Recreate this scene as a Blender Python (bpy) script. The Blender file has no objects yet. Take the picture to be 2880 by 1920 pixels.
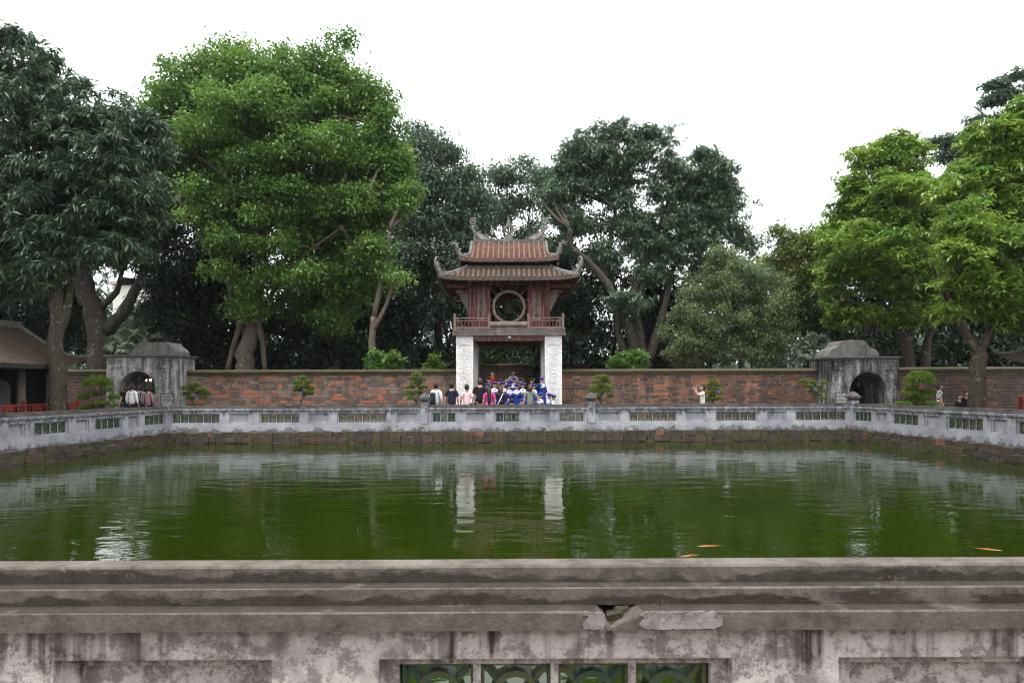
import bpy, bmesh, math, random
import numpy as np
from mathutils import Vector, Matrix
from mathutils.geometry import tessellate_polygon

# ------------------------------------------------------------------ scene, camera, light
sc = bpy.context.scene
C = sc.collection
PI = math.pi
random.seed(7)

EYE = 1.36            # lens height above the walkway
FPX = 1920.0          # focal length in photo pixels (24 mm on a 36 mm frame, 2880 px wide)
HOR = 1092.0          # photo row of the horizon
ROLL = 0.0035

cam_d = bpy.data.cameras.new('camera')
cam = bpy.data.objects.new('camera', cam_d); C.objects.link(cam)
cam.location = (0, 0, EYE)
cam.rotation_euler = (PI / 2, ROLL, 0)
cam_d.lens = 24; cam_d.sensor_width = 36
cam_d.shift_y = (HOR - 960) / 2880
cam_d.clip_start = 0.05; cam_d.clip_end = 6000
cam_d.dof.use_dof = True
cam_d.dof.focus_distance = 28.0
cam_d.dof.aperture_fstop = 8.0
sc.camera = cam

SUN_EL, SUN_AZ = math.radians(73), math.radians(200)
world = bpy.data.worlds.new('World'); sc.world = world; world.use_nodes = True
wt = world.node_tree; wt.nodes.clear()
sky = wt.nodes.new('ShaderNodeTexSky'); sky.sky_type = 'NISHITA'; sky.sun_disc = False
sky.sun_elevation = SUN_EL; sky.sun_rotation = SUN_AZ; sky.dust_density = 6.0; sky.air_density = 1.0
hs = wt.nodes.new('ShaderNodeHueSaturation'); hs.inputs['Saturation'].default_value = 0.25
cloud = wt.nodes.new('ShaderNodeMixRGB'); cloud.inputs[0].default_value = 0.8
cloud.inputs[2].default_value = (12.6, 13.0, 13.5, 1)          # even white cloud deck
bg = wt.nodes.new('ShaderNodeBackground'); bg.inputs[1].default_value = 0.085
wo = wt.nodes.new('ShaderNodeOutputWorld')
wt.links.new(sky.outputs[0], hs.inputs['Color']); wt.links.new(hs.outputs[0], cloud.inputs[1])
wt.links.new(cloud.outputs[0], bg.inputs[0]); wt.links.new(bg.outputs[0], wo.inputs[0])

sun_d = bpy.data.lights.new('sun', 'SUN'); sun_d.energy = 1.5; sun_d.angle = math.radians(16)
sun_d.color = (1.0, 0.965, 0.91)
sun = bpy.data.objects.new('sun', sun_d); C.objects.link(sun)
sun.rotation_euler = Vector((-math.sin(SUN_AZ) * math.cos(SUN_EL), -math.cos(SUN_AZ) * math.cos(SUN_EL),
                             -math.sin(SUN_EL))).to_track_quat('-Z', 'Y').to_euler()

sc.view_settings.view_transform = 'Standard'; sc.view_settings.look = 'None'
sc.view_settings.exposure = 1.25; sc.view_settings.gamma = 1.0; sc.view_settings.use_curve_mapping = False
sc.render.engine = 'CYCLES'
sc.cycles.use_denoising = True; sc.cycles.filter_width = 1.1
sc.cycles.max_bounces = 6; sc.cycles.diffuse_bounces = 3; sc.cycles.glossy_bounces = 3
sc.cycles.transmission_bounces = 3; sc.cycles.transparent_max_bounces = 4
sc.cycles.caustics_reflective = False; sc.cycles.caustics_refractive = False

def P(px, py, y):
    """photo pixel -> point at depth y (m) in front of the lens"""
    dx, dy = px - 1440.0, py - HOR
    dx, dy = dx - ROLL * dy, dy + ROLL * dx
    return Vector((dx / FPX * y, y, EYE - dy / FPX * y))

# ------------------------------------------------------------------ mesh helpers
class MB:
    """collects shapes; build() links them as ONE mesh object"""
    def __init__(s): s.v = []; s.f = []; s.m = []; s.mi = 0
    def add(s, vs, fs):
        o = len(s.v); s.v.extend([tuple(p) for p in vs])
        for f in fs: s.f.append(tuple(i + o for i in f)); s.m.append(s.mi)
        return s
    def box(s, x0, x1, y0, y1, z0, z1, T=None):
        vs = [(x, y, z) for z in (z0, z1) for y in (y0, y1) for x in (x0, x1)]
        if T is not None: vs = [T @ Vector(p) for p in vs]
        return s.add(vs, [(0, 2, 3, 1), (4, 5, 7, 6), (0, 1, 5, 4), (2, 6, 7, 3), (0, 4, 6, 2), (1, 3, 7, 5)])
    def loft(s, rings, cap=True, closed=True):
        n = len(rings[0]); vs = [p for r in rings for p in r]; fs = []
        for i in range(len(rings) - 1):
            for j in range(n if closed else n - 1):
                k = (j + 1) % n
                fs.append((i * n + j, i * n + k, (i + 1) * n + k, (i + 1) * n + j))
        if cap and closed:
            fs.append(tuple(reversed(range(n)))); fs.append(tuple(range((len(rings) - 1) * n, len(rings) * n)))
        return s.add(vs, fs)
    def tube(s, pts, rad, seg=8, flat=1.0, rough=0.0):
        pts = [Vector(p) for p in pts]
        if not hasattr(rad, '__len__'): rad = [rad] * len(pts)
        rings = []; up = Vector((0.123, 0.31, 0.94)).normalized(); nrm = None
        for i, p in enumerate(pts):
            t = (pts[min(i + 1, len(pts) - 1)] - pts[max(i - 1, 0)]).normalized()
            if nrm is None:
                nrm = t.cross(up)
                if nrm.length < 1e-4: nrm = t.cross(Vector((1, 0, 0)))
            nrm = (nrm - t * nrm.dot(t)).normalized(); b = t.cross(nrm)
            rr = []
            for k in range(seg):
                a = 2 * PI * k / seg; q = rad[i] * (1 + (rough * random.uniform(-1, 1) if rough else 0))
                rr.append(p + nrm * math.cos(a) * q + b * math.sin(a) * q * flat)
            rings.append(rr)
        return s.loft(rings)
    def lathe(s, prof, cx=0, cy=0, seg=16, axis='z', T=None):
        rings = []
        for r, z in prof:
            rr = []
            for k in range(seg):
                a = 2 * PI * k / seg
                p = Vector((cx + r * math.cos(a), cy + r * math.sin(a), z))
                if T is not None: p = T @ p
                rr.append(p)
            rings.append(rr)
        return s.loft(rings)
    def extrude(s, loops, d0, d1, T):
        """2D loops (first outer, others holes) in (u,v); T maps (u,v,d)"""
        flat = [p for l in loops for p in l]; n = len(flat)
        tris = tessellate_polygon([[Vector((p[0], p[1], 0)) for p in l] for l in loops])
        vs = [T @ Vector((p[0], p[1], d0)) for p in flat] + [T @ Vector((p[0], p[1], d1)) for p in flat]
        fs = [tuple(t) for t in tris] + [tuple(i + n for i in reversed(t)) for t in tris]
        o = 0
        for l in loops:
            m = len(l)
            for i in range(m):
                j = (i + 1) % m
                fs.append((o + i, o + j, o + j + n, o + i + n))
            o += m
        return s.add(vs, fs)
    def sphere(s, c, r, seg=10, rings=7):
        if not hasattr(r, '__len__'): r = (r, r, r)
        rr = []
        for i in range(1, rings):
            a = PI * i / rings - PI / 2
            rr.append([Vector((c[0] + r[0] * math.cos(a) * math.cos(2 * PI * k / seg),
                               c[1] + r[1] * math.cos(a) * math.sin(2 * PI * k / seg), c[2] + r[2] * math.sin(a))) for k in range(seg)])
        return s.loft(rr)
    def mesh(s, name, mats, smooth=False, fix=True):
        me = bpy.data.meshes.new(name); me.from_pydata(s.v, [], s.f)
        if not isinstance(mats, (list, tuple)): mats = [mats]
        for m in mats: me.materials.append(m)
        if len(mats) > 1: me.polygons.foreach_set('material_index', s.m)
        if fix:
            bm = bmesh.new(); bm.from_mesh(me); bmesh.ops.recalc_face_normals(bm, faces=bm.faces); bm.to_mesh(me); bm.free()
        if smooth: me.polygons.foreach_set('use_smooth', [True] * len(me.polygons))
        me.update()
        return me
    def build(s, name, mats, parent=None, smooth=False, stuff=False, label=None):
        return put(name, s.mesh(name, mats, smooth), parent, stuff=stuff, label=label)

def put(name, me, parent=None, loc=None, rot=None, scale=None, stuff=False, label=None):
    o = bpy.data.objects.new(name, me); C.objects.link(o)
    if parent is not None: o.parent = parent
    if loc is not None: o.location = loc
    if rot is not None: o.rotation_euler = rot
    if scale is not None: o.scale = scale
    if stuff: o['kind'] = 'stuff'
    if label: o['label'] = label
    return o
def thing(name, label, cat, loc=(0, 0, 0), rz=0.0, group=None, scale=None):
    o = bpy.data.objects.new(name, None); C.objects.link(o)
    o.location = loc; o.rotation_euler = (0, 0, rz); o.empty_display_size = 0.2
    if scale: o.scale = (scale,) * 3
    o['label'] = label; o['category'] = cat
    if group: o['group'] = group
    return o
def tag(o, label, cat, group=None):
    o['label'] = label; o['category'] = cat
    if group: o['group'] = group
    return o
def struct(o): o['kind'] = 'structure'; return o

XZ = Matrix(((1, 0, 0, 0), (0, 0, 1, 0), (0, 1, 0, 0), (0, 0, 0, 1)))      # (u,v,d) -> x,z plane, depth along +y
YZ = Matrix(((0, 0, 1, 0), (1, 0, 0, 0), (0, 1, 0, 0), (0, 0, 0, 1)))      # (u,v,d) -> y,z plane, depth along +x
def rect(x0, x1, z0, z1): return [(x0, z0), (x1, z0), (x1, z1), (x0, z1)]
def circ(cx, cz, r, n=24): return [(cx + r * math.cos(2 * PI * k / n), cz + r * math.sin(2 * PI * k / n)) for k in range(n)]
def spiral(cx, cz, r0, r1, a0, turns, n=18):
    return [(cx + (r0 + (r1 - r0) * i / n) * math.cos(a0 + turns * 2 * PI * i / n),
             cz + (r0 + (r1 - r0) * i / n) * math.sin(a0 + turns * 2 * PI * i / n)) for i in range(n + 1)]

# ------------------------------------------------------------------ materials
class NT:
    def __init__(s, name):
        s.mat = bpy.data.materials.new(name); s.mat.use_nodes = True
        s.t = s.mat.node_tree; s.t.nodes.clear()
    def n(s, typ, ins=None, **kw):
        nd = s.t.nodes.new(typ)
        for k, v in kw.items(): setattr(nd, k, v)
        for k, v in (ins or {}).items(): s.set(nd.inputs[k], v)
        return nd
    def set(s, sock, v):
        if isinstance(v, bpy.types.NodeSocket): s.t.links.new(v, sock)
        else: sock.default_value = v
    def pos(s, scale=(1, 1, 1), space='world'):
        if space == 'world': src = s.n('ShaderNodeNewGeometry').outputs['Position']
        else: src = s.n('ShaderNodeTexCoord').outputs['Object']
        return s.n('ShaderNodeMapping', {'Vector': src, 'Scale': scale}).outputs[0]
    def noise(s, vec, scale, detail=4, rough=0.6, dist=0.0):
        return s.n('ShaderNodeTexNoise', {'Vector': vec, 'Scale': scale, 'Detail': detail, 'Roughness': rough, 'Distortion': dist}).outputs['Fac']
    def ramp(s, fac, stops, interp='LINEAR'):
        nd = s.n('ShaderNodeValToRGB', {'Fac': fac}); cr = nd.color_ramp; cr.interpolation = interp
        while len(cr.elements) < len(stops): cr.elements.new(0.5)
        for e, (p, c) in zip(cr.elements, stops):
            e.position = p; e.color = (c, c, c, 1) if not hasattr(c, '__len__') else (*c, 1)
        return nd.outputs[0]
    def mix(s, fac, a, b, mode='MIX'):
        nd = s.n('ShaderNodeMixRGB', blend_type=mode); s.set(nd.inputs[0], fac)
        for i, q in ((1, a), (2, b)):
            s.set(nd.inputs[i], (*q, 1) if isinstance(q, tuple) and len(q) == 3 else q)
        return nd.outputs[0]
    def math(s, op, a, b=0.0):
        nd = s.n('ShaderNodeMath', operation=op); s.set(nd.inputs[0], a); s.set(nd.inputs[1], b); return nd.outputs[0]
    def rnd(s):
        a = s.n('ShaderNodeObjectInfo').outputs['Random']; b = s.n('ShaderNodeNewGeometry').outputs['Random Per Island']
        return s.math('FRACT', s.math('ADD', a, b))
    def out(s, col, rough=0.85, bump=None, bs=0.3, bd=0.02, spec=0.3, extra=None):
        p = s.n('ShaderNodeBsdfPrincipled')
        s.set(p.inputs['Base Color'], (*col, 1) if isinstance(col, tuple) else col)
        s.set(p.inputs['Roughness'], rough); p.inputs['Specular IOR Level'].default_value = spec
        if bump is not None:
            b = s.n('ShaderNodeBump', {'Strength': bs, 'Distance': bd, 'Height': bump}); s.t.links.new(b.outputs[0], p.inputs['Normal'])
        sh = p.outputs[0]
        if extra: sh = extra(p, sh)
        o = s.n('ShaderNodeOutputMaterial'); s.t.links.new(sh, o.inputs[0])
        return s.mat

def m_plain(name, col, rough=0.8, var=0.25, scale=6.0, spec=0.3, bump=0.0):
    t = NT(name); f = t.noise(t.pos(space='object'), scale, 5)
    c = t.mix(f, tuple(q * (1 - var) for q in col), tuple(min(1, q * (1 + var)) for q in col))
    return t.out(c, rough, f if bump else None, bump, spec=spec)

def m_plaster(name, lo, hi, dark, dirt=0.5, streak=(14, 14, 0.9), grime=(0.05, 0.047, 0.043), sc_=1.0):
    """weathered limewash: patchy paint, run-off streaks, black mould spots"""
    t = NT(name); p = t.pos()
    n1 = t.noise(p, 2.3 * sc_, 6, 0.65); n2 = t.noise(p, 11 * sc_, 6, 0.7, 0.6)
    c = t.mix(t.ramp(n1, [(0.32, 0), (0.68, 1)]), lo, hi)
    c = t.mix(t.ramp(n2, [(0.46, 0), (0.56, 0.55)]), c, tuple(q * 0.72 for q in lo))
    st = t.noise(t.pos(streak), 1.0 * sc_, 5, 0.6); bl = t.noise(p, 0.9 * sc_, 4, 0.6)
    s = t.math('MULTIPLY', t.ramp(st, [(0.52, 0), (0.66, 1)]), t.ramp(bl, [(0.60 - 0.25 * dirt, 0), (0.74 - 0.2 * dirt, 1)]))
    c = t.mix(t.math('MULTIPLY', s, 0.85), c, dark)
    sp = t.noise(p, 23 * sc_, 5, 0.75); bl2 = t.noise(p, 1.7 * sc_, 4, 0.6)
    g = t.math('MULTIPLY', t.ramp(sp, [(0.5, 0), (0.62, 1)]), t.ramp(bl2, [(0.62 - 0.25 * dirt, 0), (0.78 - 0.2 * dirt, 1)]))
    c = t.mix(t.math('MULTIPLY', g, 0.9), c, grime)
    return t.out(c, 0.9, t.math('ADD', n2, t.math('MULTIPLY', sp, 0.6)), 0.35, 0.012, 0.2)

def m_brick(name, ramp_, lich=0.5, moss=0.0):
    t = NT(name); p = t.pos(); r = t.rnd()
    c = t.ramp(r, ramp_, 'CONSTANT')
    n1 = t.noise(p, 26, 6, 0.7); c = t.mix(t.ramp(n1, [(0.35, 0.5), (0.7, 0)]), c, (0.11, 0.075, 0.06))
    b = t.noise(p, 1.1, 5, 0.65); st = t.noise(t.pos((2.2, 2.2, 0.45)), 1, 5, 0.65)
    g = t.math('MULTIPLY', t.ramp(st, [(0.56 - 0.1 * lich, 0), (0.72 - 0.1 * lich, 1)]), t.ramp(n1, [(0.3, 0.25), (0.6, 1)]))
    c = t.mix(t.math('MULTIPLY', g, 0.9), c, (0.035, 0.033, 0.03))
    li = t.noise(p, 9, 5, 0.7); c = t.mix(t.math('MULTIPLY', t.ramp(li, [(0.62, 0), (0.68, 1)]), t.ramp(n1, [(0.5, 0), (0.56, 0.7)])), c, (0.42, 0.41, 0.36))
    if moss:
        mo = t.noise(p, 2.4, 5, 0.7); c = t.mix(t.ramp(mo, [(0.62 - moss * 0.3, 0), (0.75 - moss * 0.2, 0.9)]), c, (0.055, 0.06, 0.018))
    return t.out(c, 0.92, n1, 0.6, 0.012, 0.15)

def m_tile(name, cols, black=0.4):
    t = NT(name); p = t.pos(); r = t.rnd()
    c = t.ramp(r, cols)
    n = t.noise(p, 7, 6, 0.7); n2 = t.noise(p, 1.5, 5, 0.6); n3 = t.noise(p, 30, 4, 0.7)
    c = t.mix(t.math('MULTIPLY', t.ramp(n, [(0.56 - 0.2 * black, 0), (0.68 - 0.15 * black, 1)]), t.ramp(n2, [(0.3, 0.35), (0.62, 1)])), c, (0.045, 0.043, 0.035))
    c = t.mix(t.ramp(n3, [(0.6, 0), (0.72, 0.55)]), c, (0.36, 0.33, 0.26))
    return t.out(c, 0.85, n3, 0.4, 0.01, 0.25)

def m_wood(name, paint, bare, worn=0.5):
    t = NT(name); p = t.pos((9, 9, 0.8)); g = t.noise(p, 1.6, 5, 0.65); f = t.noise(t.pos((40, 40, 2)), 1.5, 4, 0.7)
    c = t.mix(t.ramp(g, [(0.62 - 0.3 * worn, 0), (0.72 - 0.2 * worn, 1)]), paint, bare)
    c = t.mix(t.ramp(f, [(0.35, 0.45), (0.6, 0)]), c, tuple(q * 0.35 for q in bare))
    return t.out(c, 0.75, f, 0.3, 0.006, 0.3)

def m_leaf(name, cols, trans=0.3, rough=0.45, spec=0.4):
    t = NT(name)
    a = t.n('ShaderNodeAttribute', attribute_name='tint').outputs['Fac']
    c = t.ramp(a, cols)
    def ex(p, sh):
        tr = t.n('ShaderNodeBsdfTranslucent'); t.set(tr.inputs[0], t.mix(0.5, c, (0.16, 0.26, 0.03), 'ADD') if False else c)
        mx = t.n('ShaderNodeMixShader', {0: trans}); t.t.links.new(sh, mx.inputs[1]); t.t.links.new(tr.outputs[0], mx.inputs[2])
        return mx.outputs[0]
    return t.out(c, rough, spec=spec, extra=ex)

def m_bark(name, lo, hi, mossy=0.0):
    t = NT(name); n = t.noise(t.pos((5, 5, 1.2)), 2.2, 7, 0.7, 0.5); n2 = t.noise(t.pos(), 5, 6, 0.7)
    c = t.mix(t.ramp(n, [(0.3, 0), (0.7, 1)]), lo, hi)
    c = t.mix(t.ramp(n2, [(0.58, 0), (0.68, 0.7)]), c, (0.30, 0.28, 0.24))
    if mossy: c = t.mix(t.ramp(n2, [(0.42, mossy), (0.3, 0)] if False else [(0.3, mossy), (0.45, 0)]), c, (0.045, 0.05, 0.02))
    return t.out(c, 0.95, n, 0.9, 0.05, 0.1)

MAT = {}
def m_parapet(name):
    """pale limewash, fairly clean in the middle, mould hanging from the coping and rising from the foot"""
    t = NT(name); p = t.pos(); z = t.n('ShaderNodeSeparateXYZ', {0: p}).outputs[2]
    n1 = t.noise(p, 1.6, 5, 0.6); n2 = t.noise(p, 14, 7, 0.72); n3 = t.noise(p, 45, 5, 0.7); st = t.noise(t.pos((9, 9, 0.7)), 1.0, 5, 0.6)
    c = t.mix(t.ramp(n1, [(0.36, 0), (0.62, 1)]), (0.225, 0.225, 0.248), (0.36, 0.356, 0.383))
    c = t.mix(t.ramp(n2, [(0.52, 0), (0.62, 0.5)]), c, (0.16, 0.157, 0.165))
    up = t.math('SUBTRACT', t.ramp(st, [(0.42, 0.03), (0.66, 1.0)]), t.math('DIVIDE', t.math('SUBTRACT', 0.70, z), 0.30))
    lo = t.math('SUBTRACT', t.ramp(t.noise(p, 3.1, 5, 0.65), [(0.4, 0.05), (0.66, 1.0)]), t.math('DIVIDE', z, 0.22))
    for m_, w in ((up, 0.75), (lo, 0.8)):
        c = t.mix(t.math('MULTIPLY', t.math('MULTIPLY', t.ramp(m_, [(0.0, 0), (0.3, 1)]), t.ramp(n2, [(0.36, 0.35), (0.56, 1)])), w), c, (0.035, 0.034, 0.032))
    return t.out(c, 0.9, t.math('ADD', n2, t.math('MULTIPLY', n3, 0.4)), 0.35, 0.012, 0.2)
MAT['plaster'] = m_parapet('limewashed_plaster')
def m_near(name, wall):
    t = NT(name); p = t.pos(); z = t.n('ShaderNodeSeparateXYZ', {0: p}).outputs[2]
    n1 = t.noise(p, 2.6, 6, 0.65); n2 = t.noise(p, 15, 8, 0.75, 0.1); n3 = t.noise(p, 75, 8, 0.8); nb = t.noise(t.pos((1, 1, 2.5)), 3.1, 5, 0.65)
    if wall:
        c = t.mix(t.ramp(n2, [(0.44, 0), (0.52, 1)]), (0.31, 0.275, 0.265), (0.65, 0.605, 0.575))
        c = t.mix(t.ramp(n1, [(0.52, 0), (0.62, 0.75)]), c, (0.27, 0.24, 0.23))
        st = t.noise(t.pos((22, 22, 0.8)), 1.0, 4, 0.55); bl = t.noise(t.pos((1.6, 1.6, 0.3)), 1.6, 3, 0.5)
        ln = t.ramp(t.noise(t.pos((5, 5, 0.05)), 1.0, 4, 0.7), [(0.36, 0.25), (0.62, 1.0)])          # each run has its own length
        fade = t.math('SUBTRACT', t.math('ADD', ln, t.math('MULTIPLY', t.math('SUBTRACT', n2, 0.5), 0.5)), t.math('DIVIDE', t.math('SUBTRACT', 0.684, z), 0.22))
        s_ = t.math('MULTIPLY', t.math('MULTIPLY', t.ramp(st, [(0.46, 0), (0.64, 1)]), t.ramp(bl, [(0.40, 0.1), (0.56, 1)])), t.ramp(fade, [(0.0, 0), (0.22, 1)]))
        s_ = t.math('MULTIPLY', s_, t.ramp(n3, [(0.32, 0.75), (0.5, 1)]))
        c = t.mix(t.math('MULTIPLY', s_, 0.96), c, (0.04, 0.031, 0.021))
        sp = t.math('MULTIPLY', t.ramp(n3, [(0.5, 0), (0.6, 1)]), t.ramp(nb, [(0.5, 0), (0.62, 1)])); c = t.mix(t.math('MULTIPLY', sp, 0.8), c, (0.06, 0.05, 0.04))
    else:
        c = t.mix(t.ramp(n2, [(0.36, 0), (0.66, 1)]), (0.08, 0.066, 0.055), (0.175, 0.15, 0.128))
        c = t.mix(t.ramp(n1, [(0.5, 0), (0.68, 0.6)]), c, (0.225, 0.20, 0.175))
        for z0 in (0.7895, 0.7385):          # mould creeping up from each ledge
            d = t.math('DIVIDE', t.math('SUBTRACT', z, z0), 0.05)
            lim = t.math('SUBTRACT', t.ramp(nb, [(0.36, 0.04), (0.62, 1.0)]), d)
            inside = t.math('MULTIPLY', t.math('GREATER_THAN', d, -0.02), t.ramp(lim, [(0.0, 0), (0.25, 1)]))
            c = t.mix(t.math('MULTIPLY', inside, t.ramp(n2, [(0.35, 0.55), (0.6, 0.95)])), c, (0.03, 0.025, 0.017))
        wp = t.math('MULTIPLY', t.ramp(nb, [(0.63, 0), (0.69, 1)]), t.ramp(n3, [(0.50, 0), (0.60, 1)])); c = t.mix(t.math('MULTIPLY', wp, 0.55), c, (0.34, 0.32, 0.295))
    c = t.mix(t.ramp(n3, [(0.36, 0.5), (0.46, 0)]), c, (0.05, 0.042, 0.034))          # pits and grain
    pit = t.noise(p, 210, 3, 0.6); c = t.mix(t.ramp(pit, [(0.66, 0), (0.74, 0.35)]), c, (0.30, 0.27, 0.245))
    h = t.math('ADD', n2, t.math('MULTIPLY', n3, 0.9))
    return t.out(c, 0.9, h, 0.7, 0.01, 0.2)
MAT['plaster_near'] = m_near('limewashed_plaster_close', True)
def m_gate(name, bias):
    """limewash washed off in long vertical runs, black mould between"""
    t = NT(name); p = t.pos(); st = t.noise(t.pos((4, 4, 0.5)), 1.0, 6, 0.66); n = t.noise(p, 11, 8, 0.75); bl = t.noise(p, 0.9, 4, 0.6)
    f = t.math('ADD', t.math('ADD', t.math('MULTIPLY', st, 0.6), t.math('MULTIPLY', n, 0.4)), t.math('MULTIPLY', t.math('SUBTRACT', bl, 0.5), 0.35))
    c = t.ramp(f, [(0.38 + bias, (0.022, 0.021, 0.02)), (0.46 + bias, (0.10, 0.097, 0.093)), (0.53 + bias, (0.22, 0.215, 0.208)), (0.62 + bias, (0.46, 0.45, 0.44))])
    return t.out(c, 0.92, n, 0.4, 0.015, 0.15)
MAT['gate_plaster'] = m_gate('old_gate_plaster', -0.035)
MAT['gate_dark'] = m_gate('blackened_gate_plaster', 0.045)
MAT['gate_top'] = m_plaster('mouldy_gate_crown', (0.11, 0.105, 0.10), (0.2, 0.19, 0.18), (0.04, 0.04, 0.038), 0.9, (6, 6, 0.5))
MAT['coping'] = m_plaster('mouldy_coping_plaster', (0.05, 0.048, 0.042), (0.13, 0.122, 0.11), (0.022, 0.021, 0.018), 0.95, (3, 3, 3))
MAT['coping_near'] = m_near('grey_brown_coping_plaster', False)
MAT['patch'] = m_plaster('pale_repair_mortar', (0.15, 0.138, 0.138), (0.40, 0.37, 0.365), (0.07, 0.06, 0.052), 0.8, (4, 4, 26), sc_=1.5)
MAT['column'] = m_plaster('white_column_plaster', (0.63, 0.60, 0.575), (0.82, 0.81, 0.79), (0.34, 0.27, 0.22), 0.25, (3, 3, 0.5))
MAT['relief'] = m_plaster('white_relief_plaster', (0.66, 0.65, 0.64), (0.80, 0.80, 0.79), (0.3, 0.28, 0.26), 0.2, (3, 3, 0.5))
MAT['stone'] = m_plaster('carved_grey_stone', (0.12, 0.115, 0.11), (0.25, 0.24, 0.225), (0.035, 0.033, 0.03), 0.8, (5, 5, 3))
MAT['fascia'] = m_plaster('carved_brown_grey_beam', (0.13, 0.11, 0.10), (0.23, 0.20, 0.185), (0.05, 0.04, 0.035), 0.5, (3, 3, 6))
MAT['moss_top'] = m_brick('mossy_wall_cap', [(0, (0.06, 0.05, 0.038)), (0.5, (0.045, 0.04, 0.026))], 0.6, 0.6)
MAT['mortar'] = m_plaster('old_lime_mortar', (0.27, 0.235, 0.20), (0.42, 0.37, 0.31), (0.06, 0.05, 0.045), 0.6, (3, 3, 0.8))
MAT['brick_l'] = m_brick('multicoloured_old_brick', [(0, (0.33, 0.115, 0.062)), (0.14, (0.11, 0.08, 0.068)), (0.30, (0.19, 0.105, 0.078)), (0.46, (0.07, 0.068, 0.066)), (0.60, (0.21, 0.15, 0.115)), (0.72, (0.14, 0.085, 0.065)), (0.82, (0.38, 0.13, 0.06)), (0.91, (0.20, 0.165, 0.14))], 0.3)
MAT['brick_r'] = m_brick('orange_old_brick', [(0, (0.27, 0.115, 0.065)), (0.2, (0.18, 0.085, 0.06)), (0.38, (0.10, 0.066, 0.055)), (0.54, (0.34, 0.145, 0.075)), (0.68, (0.06, 0.05, 0.045)), (0.8, (0.22, 0.13, 0.09)), (0.9, (0.30, 0.115, 0.06))], 1.6)
MAT['brick_d'] = m_brick('shade_darkened_old_brick', [(0, (0.085, 0.04, 0.028)), (0.3, (0.045, 0.033, 0.028)), (0.55, (0.12, 0.05, 0.032)), (0.75, (0.035, 0.03, 0.028))], 1.1)  # old brick with the shade over the walls painted into its base colours
MAT['brick_base'] = m_brick('mossy_embankment_brick', [(0, (0.05, 0.042, 0.033)), (0.4, (0.07, 0.05, 0.04)), (0.7, (0.036, 0.034, 0.029)), (0.9, (0.08, 0.062, 0.05)), (0.975, (0.24, 0.09, 0.06))], 0.7, 0.45)
MAT['tile_up'] = m_tile('orange_roof_tile', [(0, (0.15, 0.075, 0.052)), (0.5, (0.21, 0.10, 0.066)), (1, (0.16, 0.11, 0.082))], 0.5)
MAT['tile_low'] = m_tile('weathered_roof_tile', [(0, (0.115, 0.075, 0.055)), (0.5, (0.16, 0.09, 0.06)), (1, (0.12, 0.10, 0.075))], 0.8)
MAT['tile_house'] = m_tile('brown_mossy_roof_tile', [(0, (0.07, 0.04, 0.026)), (0.5, (0.10, 0.055, 0.034)), (1, (0.06, 0.048, 0.032))], 0.8)
MAT['red'] = m_wood('faded_red_lacquer', (0.155, 0.035, 0.028), (0.26, 0.19, 0.165), 0.42)
MAT['redfull'] = m_wood('dull_red_paint', (0.24, 0.03, 0.022), (0.20, 0.035, 0.028), 0.4)
MAT['eave'] = m_wood('dark_red_eave_wood', (0.085, 0.026, 0.02), (0.05, 0.03, 0.025), 0.5)
MAT['wood'] = m_wood('weathered_grey_wood', (0.20, 0.145, 0.12), (0.29, 0.235, 0.2), 0.5)
MAT['darkwood'] = m_plain('dark_old_timber', (0.03, 0.024, 0.02))
MAT['housecol'] = m_plain('grey_brown_house_column', (0.14, 0.115, 0.095))
MAT['stele'] = m_plain('dark_grey_stele_stone', (0.16, 0.16, 0.165))
MAT['glaze'] = None
t = NT('green_glazed_ceramic'); r = t.rnd(); n = t.noise(t.pos(), 14, 4)
c = t.ramp(r, [(0, (0.028, 0.065, 0.045)), (0.4, (0.05, 0.085, 0.042)), (0.75, (0.09, 0.10, 0.045)), (1, (0.04, 0.08, 0.06))])
c = t.mix(t.ramp(n, [(0.56, 0), (0.68, 0.7)]), c, (0.22, 0.20, 0.17)); MAT['glaze'] = t.out(c, 0.4, n, 0.2, spec=0.5)
MAT['bark'] = m_bark('grey_brown_bark', (0.036, 0.031, 0.026), (0.10, 0.085, 0.07))
MAT['bark_pale'] = m_bark('pale_ficus_bark', (0.065, 0.052, 0.042), (0.165, 0.135, 0.11))
MAT['bark_dark'] = m_bark('dark_wet_bark', (0.022, 0.019, 0.016), (0.06, 0.05, 0.042))
MAT['bark_moss'] = m_bark('mossy_olive_bark', (0.03, 0.026, 0.018), (0.085, 0.07, 0.05), 0.6)
MAT['leaf_mango'] = m_leaf('dark_mango_leaf', [(0, (0.040, 0.075, 0.045)), (0.5, (0.068, 0.12, 0.066)), (0.9, (0.10, 0.165, 0.085)), (1, (0.16, 0.23, 0.09))], 0.25, 0.5, 0.8)
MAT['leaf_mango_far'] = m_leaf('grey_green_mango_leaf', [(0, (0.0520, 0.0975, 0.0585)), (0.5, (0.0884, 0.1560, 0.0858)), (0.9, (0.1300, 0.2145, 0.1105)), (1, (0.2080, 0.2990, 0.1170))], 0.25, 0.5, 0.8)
MAT['leaf_ficus'] = m_leaf('bright_ficus_leaf', [(0, (0.045, 0.115, 0.026)), (0.4, (0.095, 0.195, 0.038)), (0.8, (0.17, 0.295, 0.055)), (1, (0.28, 0.40, 0.085))], 0.4, 0.45, 0.5)
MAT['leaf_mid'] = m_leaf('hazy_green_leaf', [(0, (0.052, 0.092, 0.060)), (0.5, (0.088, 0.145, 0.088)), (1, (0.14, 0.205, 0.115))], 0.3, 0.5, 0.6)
MAT['leaf_olive'] = m_leaf('olive_grey_leaf', [(0, (0.070, 0.119, 0.052)), (0.5, (0.143, 0.200, 0.084)), (1, (0.244, 0.287, 0.125))], 0.3)
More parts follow.
